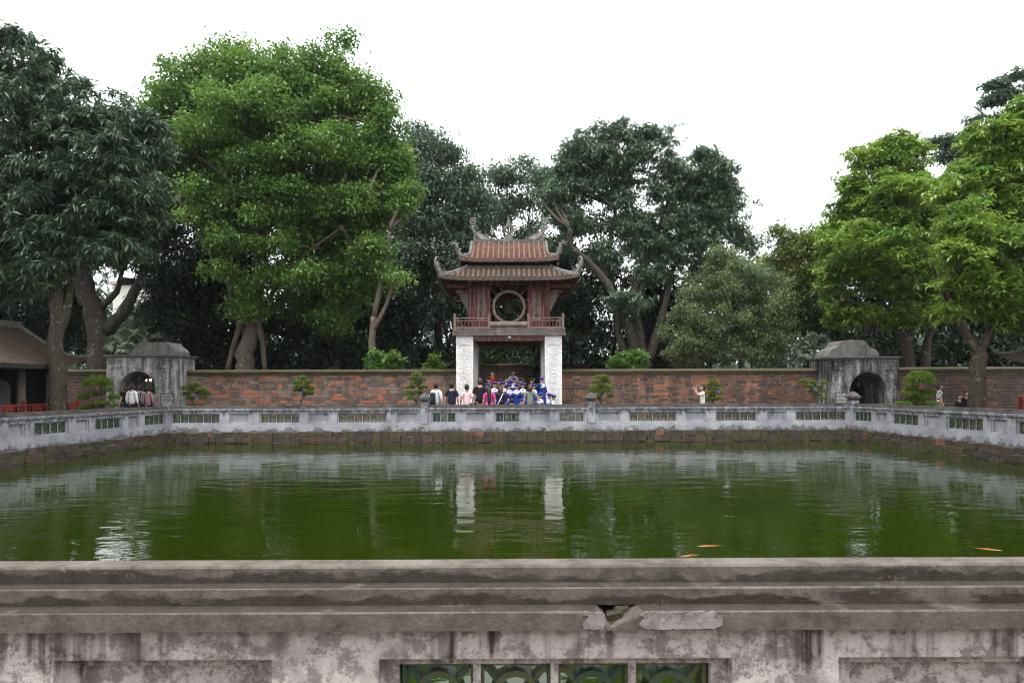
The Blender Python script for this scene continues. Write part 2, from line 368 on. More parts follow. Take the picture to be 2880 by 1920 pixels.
MAT['leaf_yellow'] = m_leaf('yellowish_leaf', [(0, (0.052, 0.098, 0.026)), (0.5, (0.111, 0.163, 0.034)), (1, (0.247, 0.267, 0.058))], 0.35)
MAT['leaf_light'] = m_leaf('fresh_light_green_leaf', [(0, (0.075, 0.16, 0.026)), (0.4, (0.145, 0.255, 0.038)), (0.8, (0.25, 0.37, 0.055)), (1, (0.36, 0.48, 0.08))], 0.4, 0.42, 0.5)
MAT['leaf_dark'] = m_leaf('shade_darkened_leaf', [(0, (0.0099, 0.0223, 0.0105)), (0.6, (0.0180, 0.0384, 0.0161)), (1, (0.0403, 0.0688, 0.0223))], 0.2)  # leaf green darkened so the under-canopy shade sits in the colour
MAT['leaf_bonsai'] = m_leaf('clipped_shrub_leaf', [(0, (0.0638, 0.1237, 0.0150)), (0.5, (0.1200, 0.2025, 0.0225)), (1, (0.2100, 0.2850, 0.0375))], 0.4)
MAT['leaf_palm'] = m_leaf('grey_green_palm_leaf', [(0, (0.066, 0.105, 0.066)), (0.5, (0.110, 0.160, 0.099)), (1, (0.187, 0.242, 0.143))], 0.35, 0.4)
MAT['hair'] = m_plain('black_hair', (0.012, 0.01, 0.009), 0.5, 0.3, 30)
MAT['hairbrown'] = m_plain('brown_hair', (0.045, 0.022, 0.015), 0.5, 0.3, 30)
MAT['skin'] = m_plain('skin', (0.46, 0.26, 0.18), 0.55, 0.06, 8)
MAT['eye'] = m_plain('dark_eye', (0.01, 0.008, 0.007), 0.3, 0.1)
MAT['lip'] = m_plain('lip', (0.33, 0.11, 0.10), 0.5, 0.1)
_cl = {}
def cloth(name, col, rough=0.9):
    if name not in _cl: _cl[name] = m_plain(name, col, rough, 0.14, 14, 0.15, 0.25)
    return _cl[name]

# ------------------------------------------------------------------ pond geometry
WZ = -0.36
FL, FR, NL, NR = Vector((-11.0, 21.85)), Vector((11.15, 22.3)), Vector((-12.3, 2.02)), Vector((12.3, 2.075))
PTOP = 0.84

# ground: one sheet to the horizon with the pond basin cut out
outer = [(-3000, -3000), (3000, -3000), (3000, 3000), (-3000, 3000)]
hole = [tuple(NL), tuple(NR), tuple(FR), tuple(FL)]
tris = tessellate_polygon([[Vector((*p, 0)) for p in outer], [Vector((*p, 0)) for p in hole]])
t = NT('brick_paved_ground'); p = t.pos()
bt = t.n('ShaderNodeTexBrick', {'Vector': p, 'Scale': 3.2, 'Color1': (0.16, 0.09, 0.065, 1), 'Color2': (0.115, 0.085, 0.07, 1), 'Mortar': (0.06, 0.055, 0.05, 1), 'Mortar Size': 0.015})
n = t.noise(p, 0.8, 5); c = t.mix(t.ramp(n, [(0.4, 0), (0.7, 0.7)]), bt.outputs[0], (0.07, 0.068, 0.055)); MAT['paving'] = t.out(c, 0.9, n, 0.3)
b = MB(); b.add([(x, y, 0) for x, y in outer + hole], tris)
struct(b.build('ground', MAT['paving']))

t = NT('murky_green_water'); p = t.pos()
pm = t.pos((1.0, 1.0, 1.0))
w1 = t.noise(t.pos((0.75, 1.5, 1)), 1.5, 2, 0.45, 0.5); w2 = t.noise(t.pos((1.0, 1.7, 1)), 5.5, 3, 0.5, 0.4); w3 = t.noise(p, 0.35, 2)
amp = t.ramp(w3, [(0.35, 0.35), (0.65, 1.0)])
h = t.math('ADD', t.math('MULTIPLY', w1, 1.0), t.math('MULTIPLY', t.math('MULTIPLY', w2, 0.22), amp))
algae = t.mix(t.ramp(t.noise(p, 0.25, 4), [(0.35, 0), (0.65, 1)]), (0.0100, 0.0185, 0.0008), (0.0130, 0.024, 0.0012))
def wex(p_, sh):
    p_.inputs['IOR'].default_value = 1.33; return sh
MAT['water'] = t.out(algae, 0.02, h, 0.2, 0.05, 0.5, wex)
b = MB(); b.add([(-14, 1.0, WZ), (14, 1.0, WZ), (14, 24, WZ), (-14, 24, WZ)], [(0, 1, 2, 3)])
struct(b.build('pond_water', MAT['water']))

# ------------------------------------------------------------------ parapets
def tile_mesh():
    """pierced glazed tile, 1 x 1, with a ring, four petals and crossing bars"""
    b = MB()
    b.extrude([rect(-.5, .5, -.5, .5), rect(-.45, .45, -.45, .45)], -.16, .16, XZ)
    b.extrude([circ(0, 0, .38, 20), circ(0, 0, .31, 20)], -.13, .13, XZ)
    for k in range(4):
        a = PI / 4 + k * PI / 2
        R = Matrix.Rotation(a, 4, 'Z')
        b.extrude([[(.06, -.03), (.6, -.03), (.6, .03), (.06, .03)]], -.11, .11, XZ @ R)
        R2 = Matrix.Rotation(k * PI / 2, 4, 'Z')
    b.extrude([circ(0, 0, .10, 10)], -.15, .15, XZ)
    return b.mesh('grille_tile', MAT['glaze'])
TILE = tile_mesh()

def parapet(name, label, A, B, panels, posts, near=False, notch=None, dent=True):
    d = (B - A); L = d.length; rz = math.atan2(d.y, d.x)
    root = thing(name, label, 'parapet', (A.x, A.y, 0), rz)
    pm, cm = (MAT['plaster_near'], MAT['coping_near']) if near else (MAT['plaster'], MAT['coping'])
    bands = [(0.7895, PTOP, 0.042), (0.7385, 0.7905, 0.088), (0.684, 0.7395, 0.142)]
    for i, (z0, z1, hw) in enumerate(bands):
        b = MB(); c = 0.006
        def slab(x0, x1, j0=None, j1=None):
            n = max(2, int((x1 - x0) / 0.35)); rings = []
            for k in range(n + 1):
                x = x0 + (x1 - x0) * k / n; w = lambda a: a * (1 + random.uniform(-.012, .012)); dz = random.uniform(-.0015, .0015)
                pr = [(-w(hw), z0), (-w(hw), z1 - c + dz), (-hw + c, z1 + dz), (hw - c, z1 + dz), (w(hw), z1 - c + dz), (w(hw), z0)]
                off = [0] * 6
                if k == 0 and j0: off = j0
                if k == n and j1: off = j1
                rings.append([Vector((x + o, y, z)) for o, (y, z) in zip(off, pr)])
            b.loft(rings)
        if notch and i == 2:
            slab(0, notch[0], j1=[.0, -.10, -.05, 0, 0, 0]); slab(notch[1], L, j0=[-.085, .035, .02, -.02, -.03, -.03])
        else: slab(-0.12 if not near else 0, L + (0.12 if not near else 0))
        b.build('coping', cm if (near or i < 2) else pm, root)
    hw = 0.10; zb, zp0, zp1, zt = 0.0, 0.265, 0.59, 0.686
    ps = sorted(panels)
    edges = [0.0] + [(ps[i][1] + ps[i + 1][0]) / 2 for i in range(len(ps) - 1)] + [L]
    wall = MB()
    for i, (x0, x1, kind) in enumerate(ps):
        e0, e1 = edges[i], edges[i + 1]
        wall.extrude([rect(e0, e1, zb, zt), rect(x0, x1, zp0, zp1)], -hw, hw, XZ)
    wall.build('wall', pm, root)
    b = MB(); b.box(0, L, -hw - .025, -hw - .001, zb, 0.19); b.box(0, L, hw + .001, hw + .025, zb, 0.19); b.build('plinth', pm, root)
    for x0, x1, kind in ps:
        fw, fh = (0.05, 0.03)
        f = MB(); f.extrude([rect(x0 - .002, x1 + .002, zp0 - .002, zp1 + .002), rect(x0 + fw, x1 - fw, zp0 + fh, zp1 - fh)], -hw + .04, hw - .04, XZ)
        fr = f.build('panel_frame', pm, root)
        if kind == 'b':
            q = MB(); q.extrude([rect(x0 + fw - .002, x1 - fw + .002, zp0 + fh - .002, zp1 - fh + .002)], -hw + .075, hw - .075, XZ)
            q.build('blank_panel', pm, fr)
        else:
            w = (x1 - x0 - 2 * fw); hh = zp1 - zp0 - 2 * fh; nt = max(1, round(w / 0.25))
            for k in range(nt):
                xc = x0 + fw + w * (k + .5) / nt
                put('grille_tile', TILE, fr, (xc, 0, (zp0 + zp1) / 2), (0, 0, 0), (w / nt * .93, 0.25, hh * 1.0))
                if k: q = MB(); q.box(xc - w / nt / 2 - .011, xc - w / nt / 2 + .011, -.05, .05, zp0 + fh, zp1 - fh); q.build('mullion', pm, fr)
    if dent:
        b = MB(); n = int(L / 0.062)
        for k in range(n):
            x = (k + .5) * L / n
            for s in (-1, 1): b.box(x - .018, x + .018, min(s * (hw + .001), s * (hw + .024)), max(s * (hw + .001), s * (hw + .024)), .648, .682)
        b.build('dentil_row', pm, root, stuff=True)
    for x, capped in posts:
        p = MB(); p.box(x - .125, x + .125, -.155, .155, -.02, .93)
        p.extrude([rect(x - .1, x + .1, .25, .9)], -.175, -.154, XZ)
        po = p.build('post', pm, root)
        c_ = MB(); c_.box(x - .10, x + .10, -.11, .11, .929, .975); c_.box(x - .15, x + .15, -.16, .16, .974, 1.02); c_.box(x - .175, x + .175, -.18, .18, 1.019, 1.065)
        pr = [[Vector((x + sx * w, sy * w, z)) for sx, sy in ((-1, -1), (1, -1), (1, 1), (-1, 1))] for w, z in ((.175, 1.064), (.12, 1.14), (.05, 1.205), (.012, 1.225))]
        c_.loft(pr)
        if capped: c_.build('cap', MAT['coping'], po)
    return root

def line_t(A, B, px):
    k = (px - 1440) / FPX; d = (B - A); L = d.length; d = d / L
    return (k * A.y - A.x) / (d.x - k * d.y)

far_px = [(484, 622, 'g'), (648, 703, 'b'), (732, 846, 'g'), (870, 927, 'b'), (950, 1090, 'g'), (1116, 1175, 'b'), (1214, 1284, 'g'), (1310, 1366, 'b'),
          (1390, 1463, 'g'), (1488, 1545, 'b'), (1570, 1644, 'g'), (1680, 1742, 'b'), (1766, 1902, 'g'), (1927, 1983, 'b'), (2009, 2127, 'g'), (2154, 2208, 'b'), (2233, 2378, 'g')]
fp = [(line_t(FL, FR, a), line_t(FL, FR, b_), k) for a, b_, k in far_px]
LF = (FR - FL).length
parapet('parapet_wall', 'long pale parapet with two capped posts in front of the pavilion and brick wall', FL, FR, fp,
        [(line_t(FL, FR, 1194), True), (line_t(FL, FR, 1662), True), (LF - .02, True), (0.02, False)])
def side_panels(A, B, pxs, first):
    out = []
    for a, b_, k in pxs:
        t0, t1 = sorted((line_t(A, B, a), line_t(A, B, b_))); out.append((t0, t1, k))
    L = (B - A).length; x = max(o[1] for o in out); k = out[-1][2]
    while True:
        k = 'g' if k == 'b' else 'b'; w = 1.22 if k == 'g' else .55; x0 = x + .26
        if x0 + w > L - .3: break
        out.append((x0, x0 + w, k)); x = x0 + w
    return out
lp = side_panels(FL, NL, [(457, 398, 'g'), (383, 351, 'b'), (334, 258, 'g'), (241, 203, 'b'), (182, 85, 'g'), (60, 14, 'b')], 'g')
parapet('parapet_wall', 'pale parapet along the pond side by the red railing and tiled house', FL, NL, lp, [])
rp = side_panels(FR, NR, [(2408, 2459, 'g'), (2474, 2504, 'b'), (2516, 2591, 'g'), (2609, 2652, 'b'), (2671, 2775, 'g'), (2796, 2843, 'b')], 'g')
parapet('parapet_wall', 'pale parapet along the pond side below the leaning light green tree', FR, NR, rp, [])
def nx(px): return line_t(NL, NR, px) if False else (px - 1440) / FPX * 1.945 - NL.x
npan = [(nx(1062), nx(2058), 'g')]
x = nx(761)
npan.append((x - 0.62, x, 'b')); x2 = nx(2358); npan.append((x2, x2 + .62, 'b'))
xl = x - .62; k = 'b'
while xl > 1.8:
    k = 'g' if k == 'b' else 'b'; w = 1.0 if k == 'g' else .62; npan.append((xl - .3 - w, xl - .3, k)); xl -= .3 + w
xr = x2 + .62; k = 'b'; LN = (NR - NL).length
while xr < LN - 1.8:
    k = 'g' if k == 'b' else 'b'; w = 1.0 if k == 'g' else .62; npan.append((xr + .3, xr + .3 + w, k)); xr += .3 + w
def nc(px): return (px - 1440) / FPX * 1.905 - NL.x
npar = parapet('parapet_wall', 'stained brown-grey parapet with stepped coping and a broken, patched ledge', NL, NR, npan, [], True, (nc(1722), nc(1790)), False)
# broken spot: rubble brick inside the notch, pale repair mortar either side
b = MB()
for x0, x1, z0, z1, y0 in ((nc(1712), nc(1748), .69, .722, -.118), (nc(1746), nc(1800), .686, .715, -.108), (nc(1735), nc(1772), .716, .736, -.10), (nc(1700), nc(1725), .687, .70, -.125)):
    vs = [(x_ + random.uniform(-.006, .006), y_ + random.uniform(-.006, .006), z_ + random.uniform(-.004, .004)) for z_ in (z0, z1) for y_ in (y0, .1) for x_ in (x0, x1)]
    b.add(vs, [(0, 2, 3, 1), (4, 5, 7, 6), (0, 1, 5, 4), (2, 6, 7, 3), (0, 4, 6, 2), (1, 3, 7, 5)])
b.build('exposed_brick', MAT['brick_base'], npar)
b = MB()
for a, b0, top in ((1790, 2032, .741), (1634, 1700, .741)):
    n = 26; lo = []; hi = []
    for k in range(n + 1):
        x = nc(a) + (nc(b0) - nc(a)) * k / n; e = min(1, 9 * min(k, n - k) / n)
        lo.append((x + random.uniform(-.004, .004), .6855 + (1 - e) * .012 + random.uniform(0, .004))); hi.append((x + (.02 if k == 0 else 0), .737 - (1 - e) * .012 + random.uniform(-.006, .001)))
    b.extrude([lo + hi[::-1]], -.1445, -.135, XZ)
b.build('mortar_patch', MAT['patch'], npar)

# ------------------------------------------------------------------ embankment bricks under the parapets
def brick_mesh(seed):
    r = random.Random(seed); b = MB(); j = lambda: r.uniform(-.035, .035)
    vs = [(x + j() * .6, y + (j() if y < 0 else 0), z + j()) for z in (-.5, .5) for y in (-.5, .5) for x in (-.5, .5)]
    b.add(vs, [(0, 2, 3, 1), (4, 5, 7, 6), (0, 1, 5, 4), (2, 6, 7, 3), (0, 4, 6, 2), (1, 3, 7, 5)])
    return b
def brick_set(mat, n=6): return [brick_mesh(i).mesh('brick', mat) for i in range(n)]
BASE = brick_set(MAT['brick_base'])
def embank(A, B, side, tmax=1e9):
    d = B - A; L = d.length; rz = math.atan2(d.y, d.x)
    root = struct(MB().box(0, L, -.11, .3, -1.2, -.004).build('embankment', MAT['mortar']))
    root.location = (A.x, A.y, 0); root.rotation_euler = (0, 0, rz)
    if side > 0: root.data.transform(Matrix.Scale(-1, 4, (0, 1, 0)))
    rest = MB(); cnt = 0
    for z0, z1, off in ((-.155, -.005, .16), (-.325, -.16, .235), (-.5, -.33, .29)):
        x = 0.0
        while x < L:
            w = random.choice((.2, .24, .3, .36)) * random.uniform(.9, 1.1); w = min(w, L - x)
            o = off + random.uniform(-.025, .02); h = z1 - z0 + random.uniform(-.03, .006)
            if w > .08:
                loc = (x + w / 2, side * (o - .14), z0 + h / 2); scl = (w - .012, .28, h)
                if x < tmax and cnt < 300 and z1 > -.3:
                    put('brick', random.choice(BASE), root, loc, None, (scl[0], scl[1] * (1 if side < 0 else -1), scl[2])); cnt += 1
                else:
                    o_ = len(rest.v); rest.box(*[q for c_, s_ in zip(loc, scl) for q in (c_ - s_ / 2, c_ + s_ / 2)])
            x += w
    if rest.f: rest.build('lower_bricks', MAT['brick_base'], root, stuff=True)
embank(FL, FR, -1); embank(FL, NL, 1, 9.5); embank(FR, NR, -1, 9.5); embank(NL, NR, 1, 0)

# ------------------------------------------------------------------ brick boundary walls
def brick_wall(label, x0, x1, y, ztop, mat, lens, ch, n_parts, seed, cat='wall', zmin_part=.5, cop=True):
    r = random.Random(seed); L = x1 - x0
    root = thing('brick_wall', label, cat, (x0, y, 0))
    zc = ztop - .26
    MB().box(0, L, .015, .45, -.05, zc + .05).build('mortar_bed', MAT['mortar'], root)
    meshes = brick_set(mat); cand = []
    z = 0.0; row = 0
    while z < zc - .02:
        h = min(ch * r.uniform(.93, 1.07), zc - z); x = -r.uniform(0, lens[1]) if row else 0.0; dz = 0
        while x < L:
            w = r.uniform(*lens) if r.random() < .8 else lens[0] * r.uniform(.5, .9)
            a, b_ = max(0, x), min(L, x + w)
            if b_ - a > .06:
                cand.append(((a + b_) / 2, z + h / 2, b_ - a - r.uniform(.015, .028), h - r.uniform(.014, .026), r.uniform(-.014, .008)))
            x += w
        z += h; row += 1
    vis = sorted((c_ for c_ in cand if c_[1] > zmin_part), key=lambda c_: -c_[2] * c_[3])[:n_parts]
    vs = set(vis); rest = MB()
    for c_ in cand:
        xx, zz, w, h, o = c_
        if c_ in vs: put('brick', r.choice(meshes), root, (xx, .045 + o, zz), (0, r.uniform(-.012, .012), 0), (w, .1, h))
        else:
            j = lambda: r.uniform(-.006, .006)
            V = [(xx + sx * w / 2 + j(), .045 + o + sy * .05, zz + sz * h / 2 + j()) for sz in (-1, 1) for sy in (-1, 1) for sx in (-1, 1)]
            rest.add(V, [(0, 2, 3, 1), (4, 5, 7, 6), (0, 1, 5, 4), (2, 6, 7, 3), (0, 4, 6, 2), (1, 3, 7, 5)])
    if rest.f: rest.build('small_bricks', mat, root, stuff=True)
    b = MB(); n = int(L / .25)
    rings = []
    for k in range(n + 1):
        x = L * k / n; j = lambda a=.008: r.uniform(-a, a)
        rings.append([Vector((x, yy + j(), zz + j())) for yy, zz in ((-.05, zc), (-.06, zc + .10), (-.11, zc + .11), (-.12, zc + .17), (.05, ztop - .01), (.22, ztop + .01), (.4, ztop - .01), (.56, zc + .17), (.55, zc + .1), (.5, zc))])
    b.loft(rings).build('coping', MAT['moss_top'], root)
    return root
WY = 31.0
zt = P(900, 1039, WY).z
brick_wall('wall of mixed grey and orange bricks beside the arched gate with people walking in', -15.3, -2.3, WY, zt, MAT['brick_l'], (.17, .42), .145, 300, 3)
brick_wall('orange brick wall with black run-off stains behind the woman taking a photo', 2.1, 14.5, WY, zt - .02, MAT['brick_r'], (.26, .52), .128, 300, 4)
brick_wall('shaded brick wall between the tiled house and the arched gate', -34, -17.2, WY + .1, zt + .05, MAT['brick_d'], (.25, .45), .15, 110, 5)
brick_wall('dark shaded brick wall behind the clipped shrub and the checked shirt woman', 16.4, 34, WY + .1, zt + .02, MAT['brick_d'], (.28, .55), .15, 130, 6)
# wall of the next courtyard seen through the pavilion opening
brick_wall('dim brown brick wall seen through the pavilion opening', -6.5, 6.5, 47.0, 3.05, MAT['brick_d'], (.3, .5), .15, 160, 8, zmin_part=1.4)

# ------------------------------------------------------------------ arched side gates
def gate(label, px0, px1, y, arch_px, arch_top, top_py, mound, shift, gm='gate_plaster'):
    a, b_ = P(px0, 1100, y).x, P(px1, 1100, y).x; cx = (a + b_) / 2; hw = (b_ - a) / 2
    root = thing('arched_gate', label, 'gate', (cx, y, 0))
    zt = P((px0 + px1) / 2, top_py, y).z
    aw = (P(arch_px[1], 1100, y).x - P(arch_px[0], 1100, y).x) / 2; ac = P(sum(arch_px) / 2, 1100, y).x - cx
    at = P(sum(arch_px) / 2, arch_top, y).z; D = 1.9
    arch = [(ac + aw * math.cos(q), at - aw + aw * math.sin(q)) for q in np.linspace(0, PI, 19)]
    m = MB(); m.extrude([[(-hw, -.05), (ac - aw, -.05)] + arch[::-1] + [(ac + aw, -.05), (hw, -.05), (hw, zt), (-hw, zt)]], 0, D, XZ)
    m.build('wall', MAT[gm], root)
    # raised band round the arch
    o2 = [(ac + (aw + .09) * math.cos(q), at - aw + (aw + .09) * math.sin(q)) for q in np.linspace(0, PI, 19)]
    i2 = [(ac + (aw + .004) * math.cos(q), at - aw + (aw + .004) * math.sin(q)) for q in np.linspace(0, PI, 19)]
    MB().extrude([[(ac + aw + .09, 0.0)] + o2 + [(ac - aw - .09, 0.0), (ac - aw - .004, 0.0)] + i2[::-1] + [(ac + aw + .004, 0.0)]], -.03, .01, XZ).build('arch_moulding', MAT[gm], root)
    for s in (-1, 1):
        e = s * (hw - .02); i = s * (hw - .2)
        p = MB(); p.box(min(e, i), max(e, i), -.06, .01, 0, zt - .5); p.build('pilaster', MAT[gm], root)
        c0 = s * (hw - .27) if abs(hw - abs(ac) - aw) > .4 else i
        q = MB(); lo_, hi_ = sorted((s * (hw - .05), s * (hw - .6)))
        q.extrude([rect(lo_, hi_, zt - .46, zt - .06), rect(lo_ + .06, hi_ - .06, zt - .4, zt - .12)], -.045, .01, XZ)
        for kk in range(7):
            sx = random.uniform(lo_ + .12, hi_ - .12); sz = random.uniform(zt - .36, zt - .16)
            q.tube([(u, -.004, v) for u, v in spiral(sx, sz, .01, .06, random.random() * 6, 1.2, 9)], .012, 5)
        q.build('carved_panel', MAT[gm], root)
    q = MB(); q.box(-hw - .07, hw + .07, -.09, D + .09, zt - .001, zt + .055); q.box(-hw - .12, hw + .12, -.13, D + .13, zt + .054, zt + .1)
    q.build('cornice', MAT['gate_top'], root)
    for _ in range(2 if gm == 'gate_dark' else 0):
        mound = [q for i_ in range(len(mound)) for q in ((mound[i_][0] * .75 + mound[(i_ + 1) % len(mound)][0] * .25, mound[i_][1] * .75 + mound[(i_ + 1) % len(mound)][1] * .25), (mound[i_][0] * .25 + mound[(i_ + 1) % len(mound)][0] * .75, mound[i_][1] * .25 + mound[(i_ + 1) % len(mound)][1] * .75))]
    m = MB(); m.extrude([[(u + shift, zt + .099 + v) for u, v in mound]], .35, D - .2, XZ)
    m.build('crown_block', MAT['gate_top'], root)
    return root, cx, zt
g1 = gate('grey plaster arched gate with a squared crown and people walking under it', 300, 491, 29.8, (337, 438), 1044, 1004,
     [(-1.0, 0), (1.0, 0), (1.0, .16), (.9, .3), (.72, .42), (.62, .58), (-.62, .58), (-.66, .5), (-.72, .42), (-.9, .26)], .35)
g2 = gate('blackened arched gate with a rounded crown beside the clipped shrub', 2330, 2529, 29.8, (2390, 2494), 1046, 1009,
     [(-1.15, -.02), (1.15, -.02), (1.12, .12), (.98, .34), (.74, .42), (.62, .50), (.54, .70), (.3, .76), (-.3, .76), (-.54, .70), (-.62, .50), (-.74, .42), (-.98, .34), (-1.12, .12)], -.25, 'gate_dark')

# information boards beside the gates
def board(label, px0, px1, py0, py1, y):
    a, c_ = P(px0, py1, y), P(px1, py0, y)
    root = thing('information_board', label, 'sign', ((a.x + c_.x) / 2, y, 0)); hw = (c_.x - a.x) / 2
    MB().box(-hw, hw, 0, .05, a.z, c_.z).build('panel', cloth('slate_panel', (0.09, 0.095, 0.105)), root)
    b = MB(); n = 7
    for k in range(n):
        z = c_.z - (c_.z - a.z) * (k + .8) / (n + .8); x = -hw + .06
        while x < hw - .1:
            w = random.uniform(.05, .14); b.box(x, min(x + w, hw - .05), -.006, .001, z - .013, z + .013); x += w + .025
    b.build('lettering', cloth('pale_lettering', (0.42, 0.42, 0.40)), root)
    for s in (-1, 1): MB().box(s * (hw - .04) - .02, s * (hw - .04) + .02, .051, .09, 0, a.z + .1).build('leg', MAT['darkwood'], root)
board('grey board with lines of pale writing beside the squared-crown gate', 449, 490, 1106, 1140, 27.6)
board('dark board with lines of writing beside the rounded-crown gate', 2349, 2386, 1104, 1134, 27.6)
# two lit bulbs inside the left gateway
glow = NT('lit_bulb'); e = glow.n('ShaderNodeEmission', {'Color': (1, 0.8, 0.45, 1), 'Strength': 14}); o = glow.n('ShaderNodeOutputMaterial'); glow.t.links.new(e.outputs[0], o.inputs[0])
for px in (410, 423):
    q = P(px, 1068, 35.5)
    r_ = thing('lamp', 'small glowing lamp seen through the squared-crown gate arch', 'lamp', q, 0, 'lamps beyond the gate arch')
    MB().sphere((0, 0, 0), .05).build('bulb', glow.mat, r_, True)
    m = MB(); m.lathe([(.07, .03), (.05, .09), (.015, .12)], seg=10); m.tube([(0, 0, .1), (0, .02, .3), (0, .12, .34)], .012, 5); m.tube([(0, .12, -q.z), (0, .12, .36)], .03, 6); m.build('post', MAT['darkwood'], r_)

# ------------------------------------------------------------------ the pavilion
K = 0.9375
PX, PYC = (1432.5 - 1440) / FPX * 32.34, 32.34
pav = thing('pavilion', 'two-storey pavilion with red upper floor, round window and curled tile roofs on white columns', 'pavilion', (PX, PYC, 0.085), 0, None, K)

# stepped stone platform the pavilion stands on
plat = thing('stone_platform', 'low stepped stone platform under the white columns of the pavilion', 'platform', (PX, 30, 0))
MB().box(-3.0, 3.0, -1.5, 5.6, -.02, .6).build('platform_block', MAT['stone'], plat)
MB().box(-2.4, 2.4, -2.3, -1.502, -.02, .4).build('step', MAT['stone'], plat)
MB().box(-2.4, 2.4, -2.8, -2.302, -.02, .2).build('step', MAT['stone'], plat)

def scroll_field(mb, w, h, n, r0, tub, seed, x0=0, z0=0, y=0):
    r = random.Random(seed); pts = []
    for k in range(n * 12):
        if len(pts) >= n: break
        q = (r.uniform(-w / 2 + r0, w / 2 - r0), r.uniform(-h / 2 + r0 * .6, h / 2 - r0 * .6))
        if all((q[0] - a[0]) ** 2 + (q[1] - a[1]) ** 2 > (r0 * 1.15) ** 2 for a in pts): pts.append(q)
    for q in pts:
        a0 = r.random() * 6.28; tn = r.choice((-1, 1)) * r.uniform(.7, 1.4)
        sp = spiral(x0 + q[0], z0 + q[1], r0 * r.uniform(.15, .3), r0 * r.uniform(.7, 1.2), a0, tn, 11)
        sp = [(min(max(u, x0 - w / 2), x0 + w / 2), min(max(v, z0 - h / 2), z0 + h / 2)) for u, v in sp]
        mb.tube([(u, y, v) for u, v in sp], [tub * (.6 + .5 * i / 11) for i in range(12)], 5)

# columns
CT = 3.84
for sx in (-1, 1):
    for sy in (-1, 1):
        xc, yc = sx * 2.08, sy * 2.08; h = .40
        m = MB(); m.box(xc - h, xc + h, yc - h, yc + h, .5, CT)
        col = m.build('column', MAT['column'], pav)
        yf = yc - h
        w2, z0, z1, nt = .27, .72, 3.42, .07
        note = [(xc - w2, z0), (xc + w2, z0), (xc + w2, z1 - nt), (xc + w2 - nt * .5, z1 - nt), (xc + w2 - nt * .5, z1 - nt * .5), (xc + w2 - nt * 1.2, z1 - nt * .5), (xc + w2 - nt * 1.2, z1),
                (xc - w2 + nt * 1.2, z1), (xc - w2 + nt * 1.2, z1 - nt * .5), (xc - w2 + nt * .5, z1 - nt * .5), (xc - w2 + nt * .5, z1 - nt), (xc - w2, z1 - nt)]
        MB().extrude([rect(xc - h + .001, xc + h - .001, .5, CT - .15), note], yf - .03, yf + .002, XZ).build('panel_frame', MAT['column'], col)
        if sy < 0:
            m = MB(); scroll_field(m, .48, 2.6, 52, .11, .017, 11 + sx, xc, (z0 + z1) / 2, yf - .004)
            for k in range(26):      # spiky mane and flames of the relief beast
                a = random.random() * 6.28; cx_, cz_ = xc + random.uniform(-.12, .12), random.choice((1.0, 1.15, 3.1, 3.0, 2.05)) + random.uniform(-.1, .1)
                m.tube([(cx_ + .03 * math.cos(a), yf - .006, cz_ + .03 * math.sin(a)), (cx_ + .1 * math.cos(a + .2), yf - .008, cz_ + .1 * math.sin(a + .2)), (cx_ + .15 * math.cos(a + .5), yf - .002, cz_ + .15 * math.sin(a + .5))], [.013, .012, .004], 5)
            m.build('carved_relief', MAT['relief'], col, True)

# lintels, ceiling, carved fascia beam
for sy in (-1, 1):
    MB().box(-1.68 if True else 0, 1.68, sy * 2.3 - .1, sy * 2.3 + .1, 3.60, 3.76).build('lintel', MAT['red'], pav)
    MB().box(-1.68, 1.68, sy * 2.33 - .1, sy * 2.33 + .1, 3.761, 3.84).build('lintel', MAT['wood'], pav)
for sx in (-1, 1): MB().box(sx * 2.3 - .1, sx * 2.3 + .1, -1.68, 1.68, 3.60, 3.84).build('lintel', MAT['red'], pav)
m = MB(); m.box(-2.6, 2.6, -2.6, 2.6, 3.84, 3.9); m.build('ceiling', MAT['darkwood'], pav)
m = MB()
for k in range(9): m.box(-1.68, 1.68, -1.9 + k * .47, -1.78 + k * .47, 3.70, 3.838)
m.build('joists', MAT['darkwood'], pav)
H = 2.64
for rz in range(4):
    T = Matrix.Rotation(rz * PI / 2, 4, 'Z')
    m = MB(); m.box(-H + (.102 if rz % 2 else 0), H - (.102 if rz % 2 else 0), -H, -H + .1, 3.842, 4.19, T)
    f = m.build('fascia_beam', MAT['fascia'], pav)
    if rz == 0:
        m = MB(); m.box(-H, H, -H - .02, -H + .001, 4.13, 4.19); m.box(-H, H, -H - .02, -H + .001, 3.842, 3.885)
        for x in (-1.62, -1.1, .98, 1.6): m.box(x - .008, x + .008, -H - .014, -H + .001, 3.885, 4.13)
        m.build('moulding', MAT['fascia'], f)
        m = MB(); scroll_field(m, 5.15, .21, 105, .055, .014, 5, 0, 4.008, -H - .002); m.build('carved_relief', MAT['fascia'], f, True)
MB().box(-2.55, 2.55, -2.55, 2.55, 3.901, 4.0).build('floor_slab', MAT['darkwood'], pav)
MB().box(-2.58, 2.58, -2.58, 2.58, 4.10, 4.17).build('balcony_floor', MAT['wood'], pav)
m = MB(); m.lathe([(.03, 3.80), (.09, 3.79), (.10, 3.75), (.07, 3.71), (.02, 3.70)], 0.02, -2.52, 12); m.build('lamp', cloth('pale_lamp', (.6, .6, .58)), pav, True)

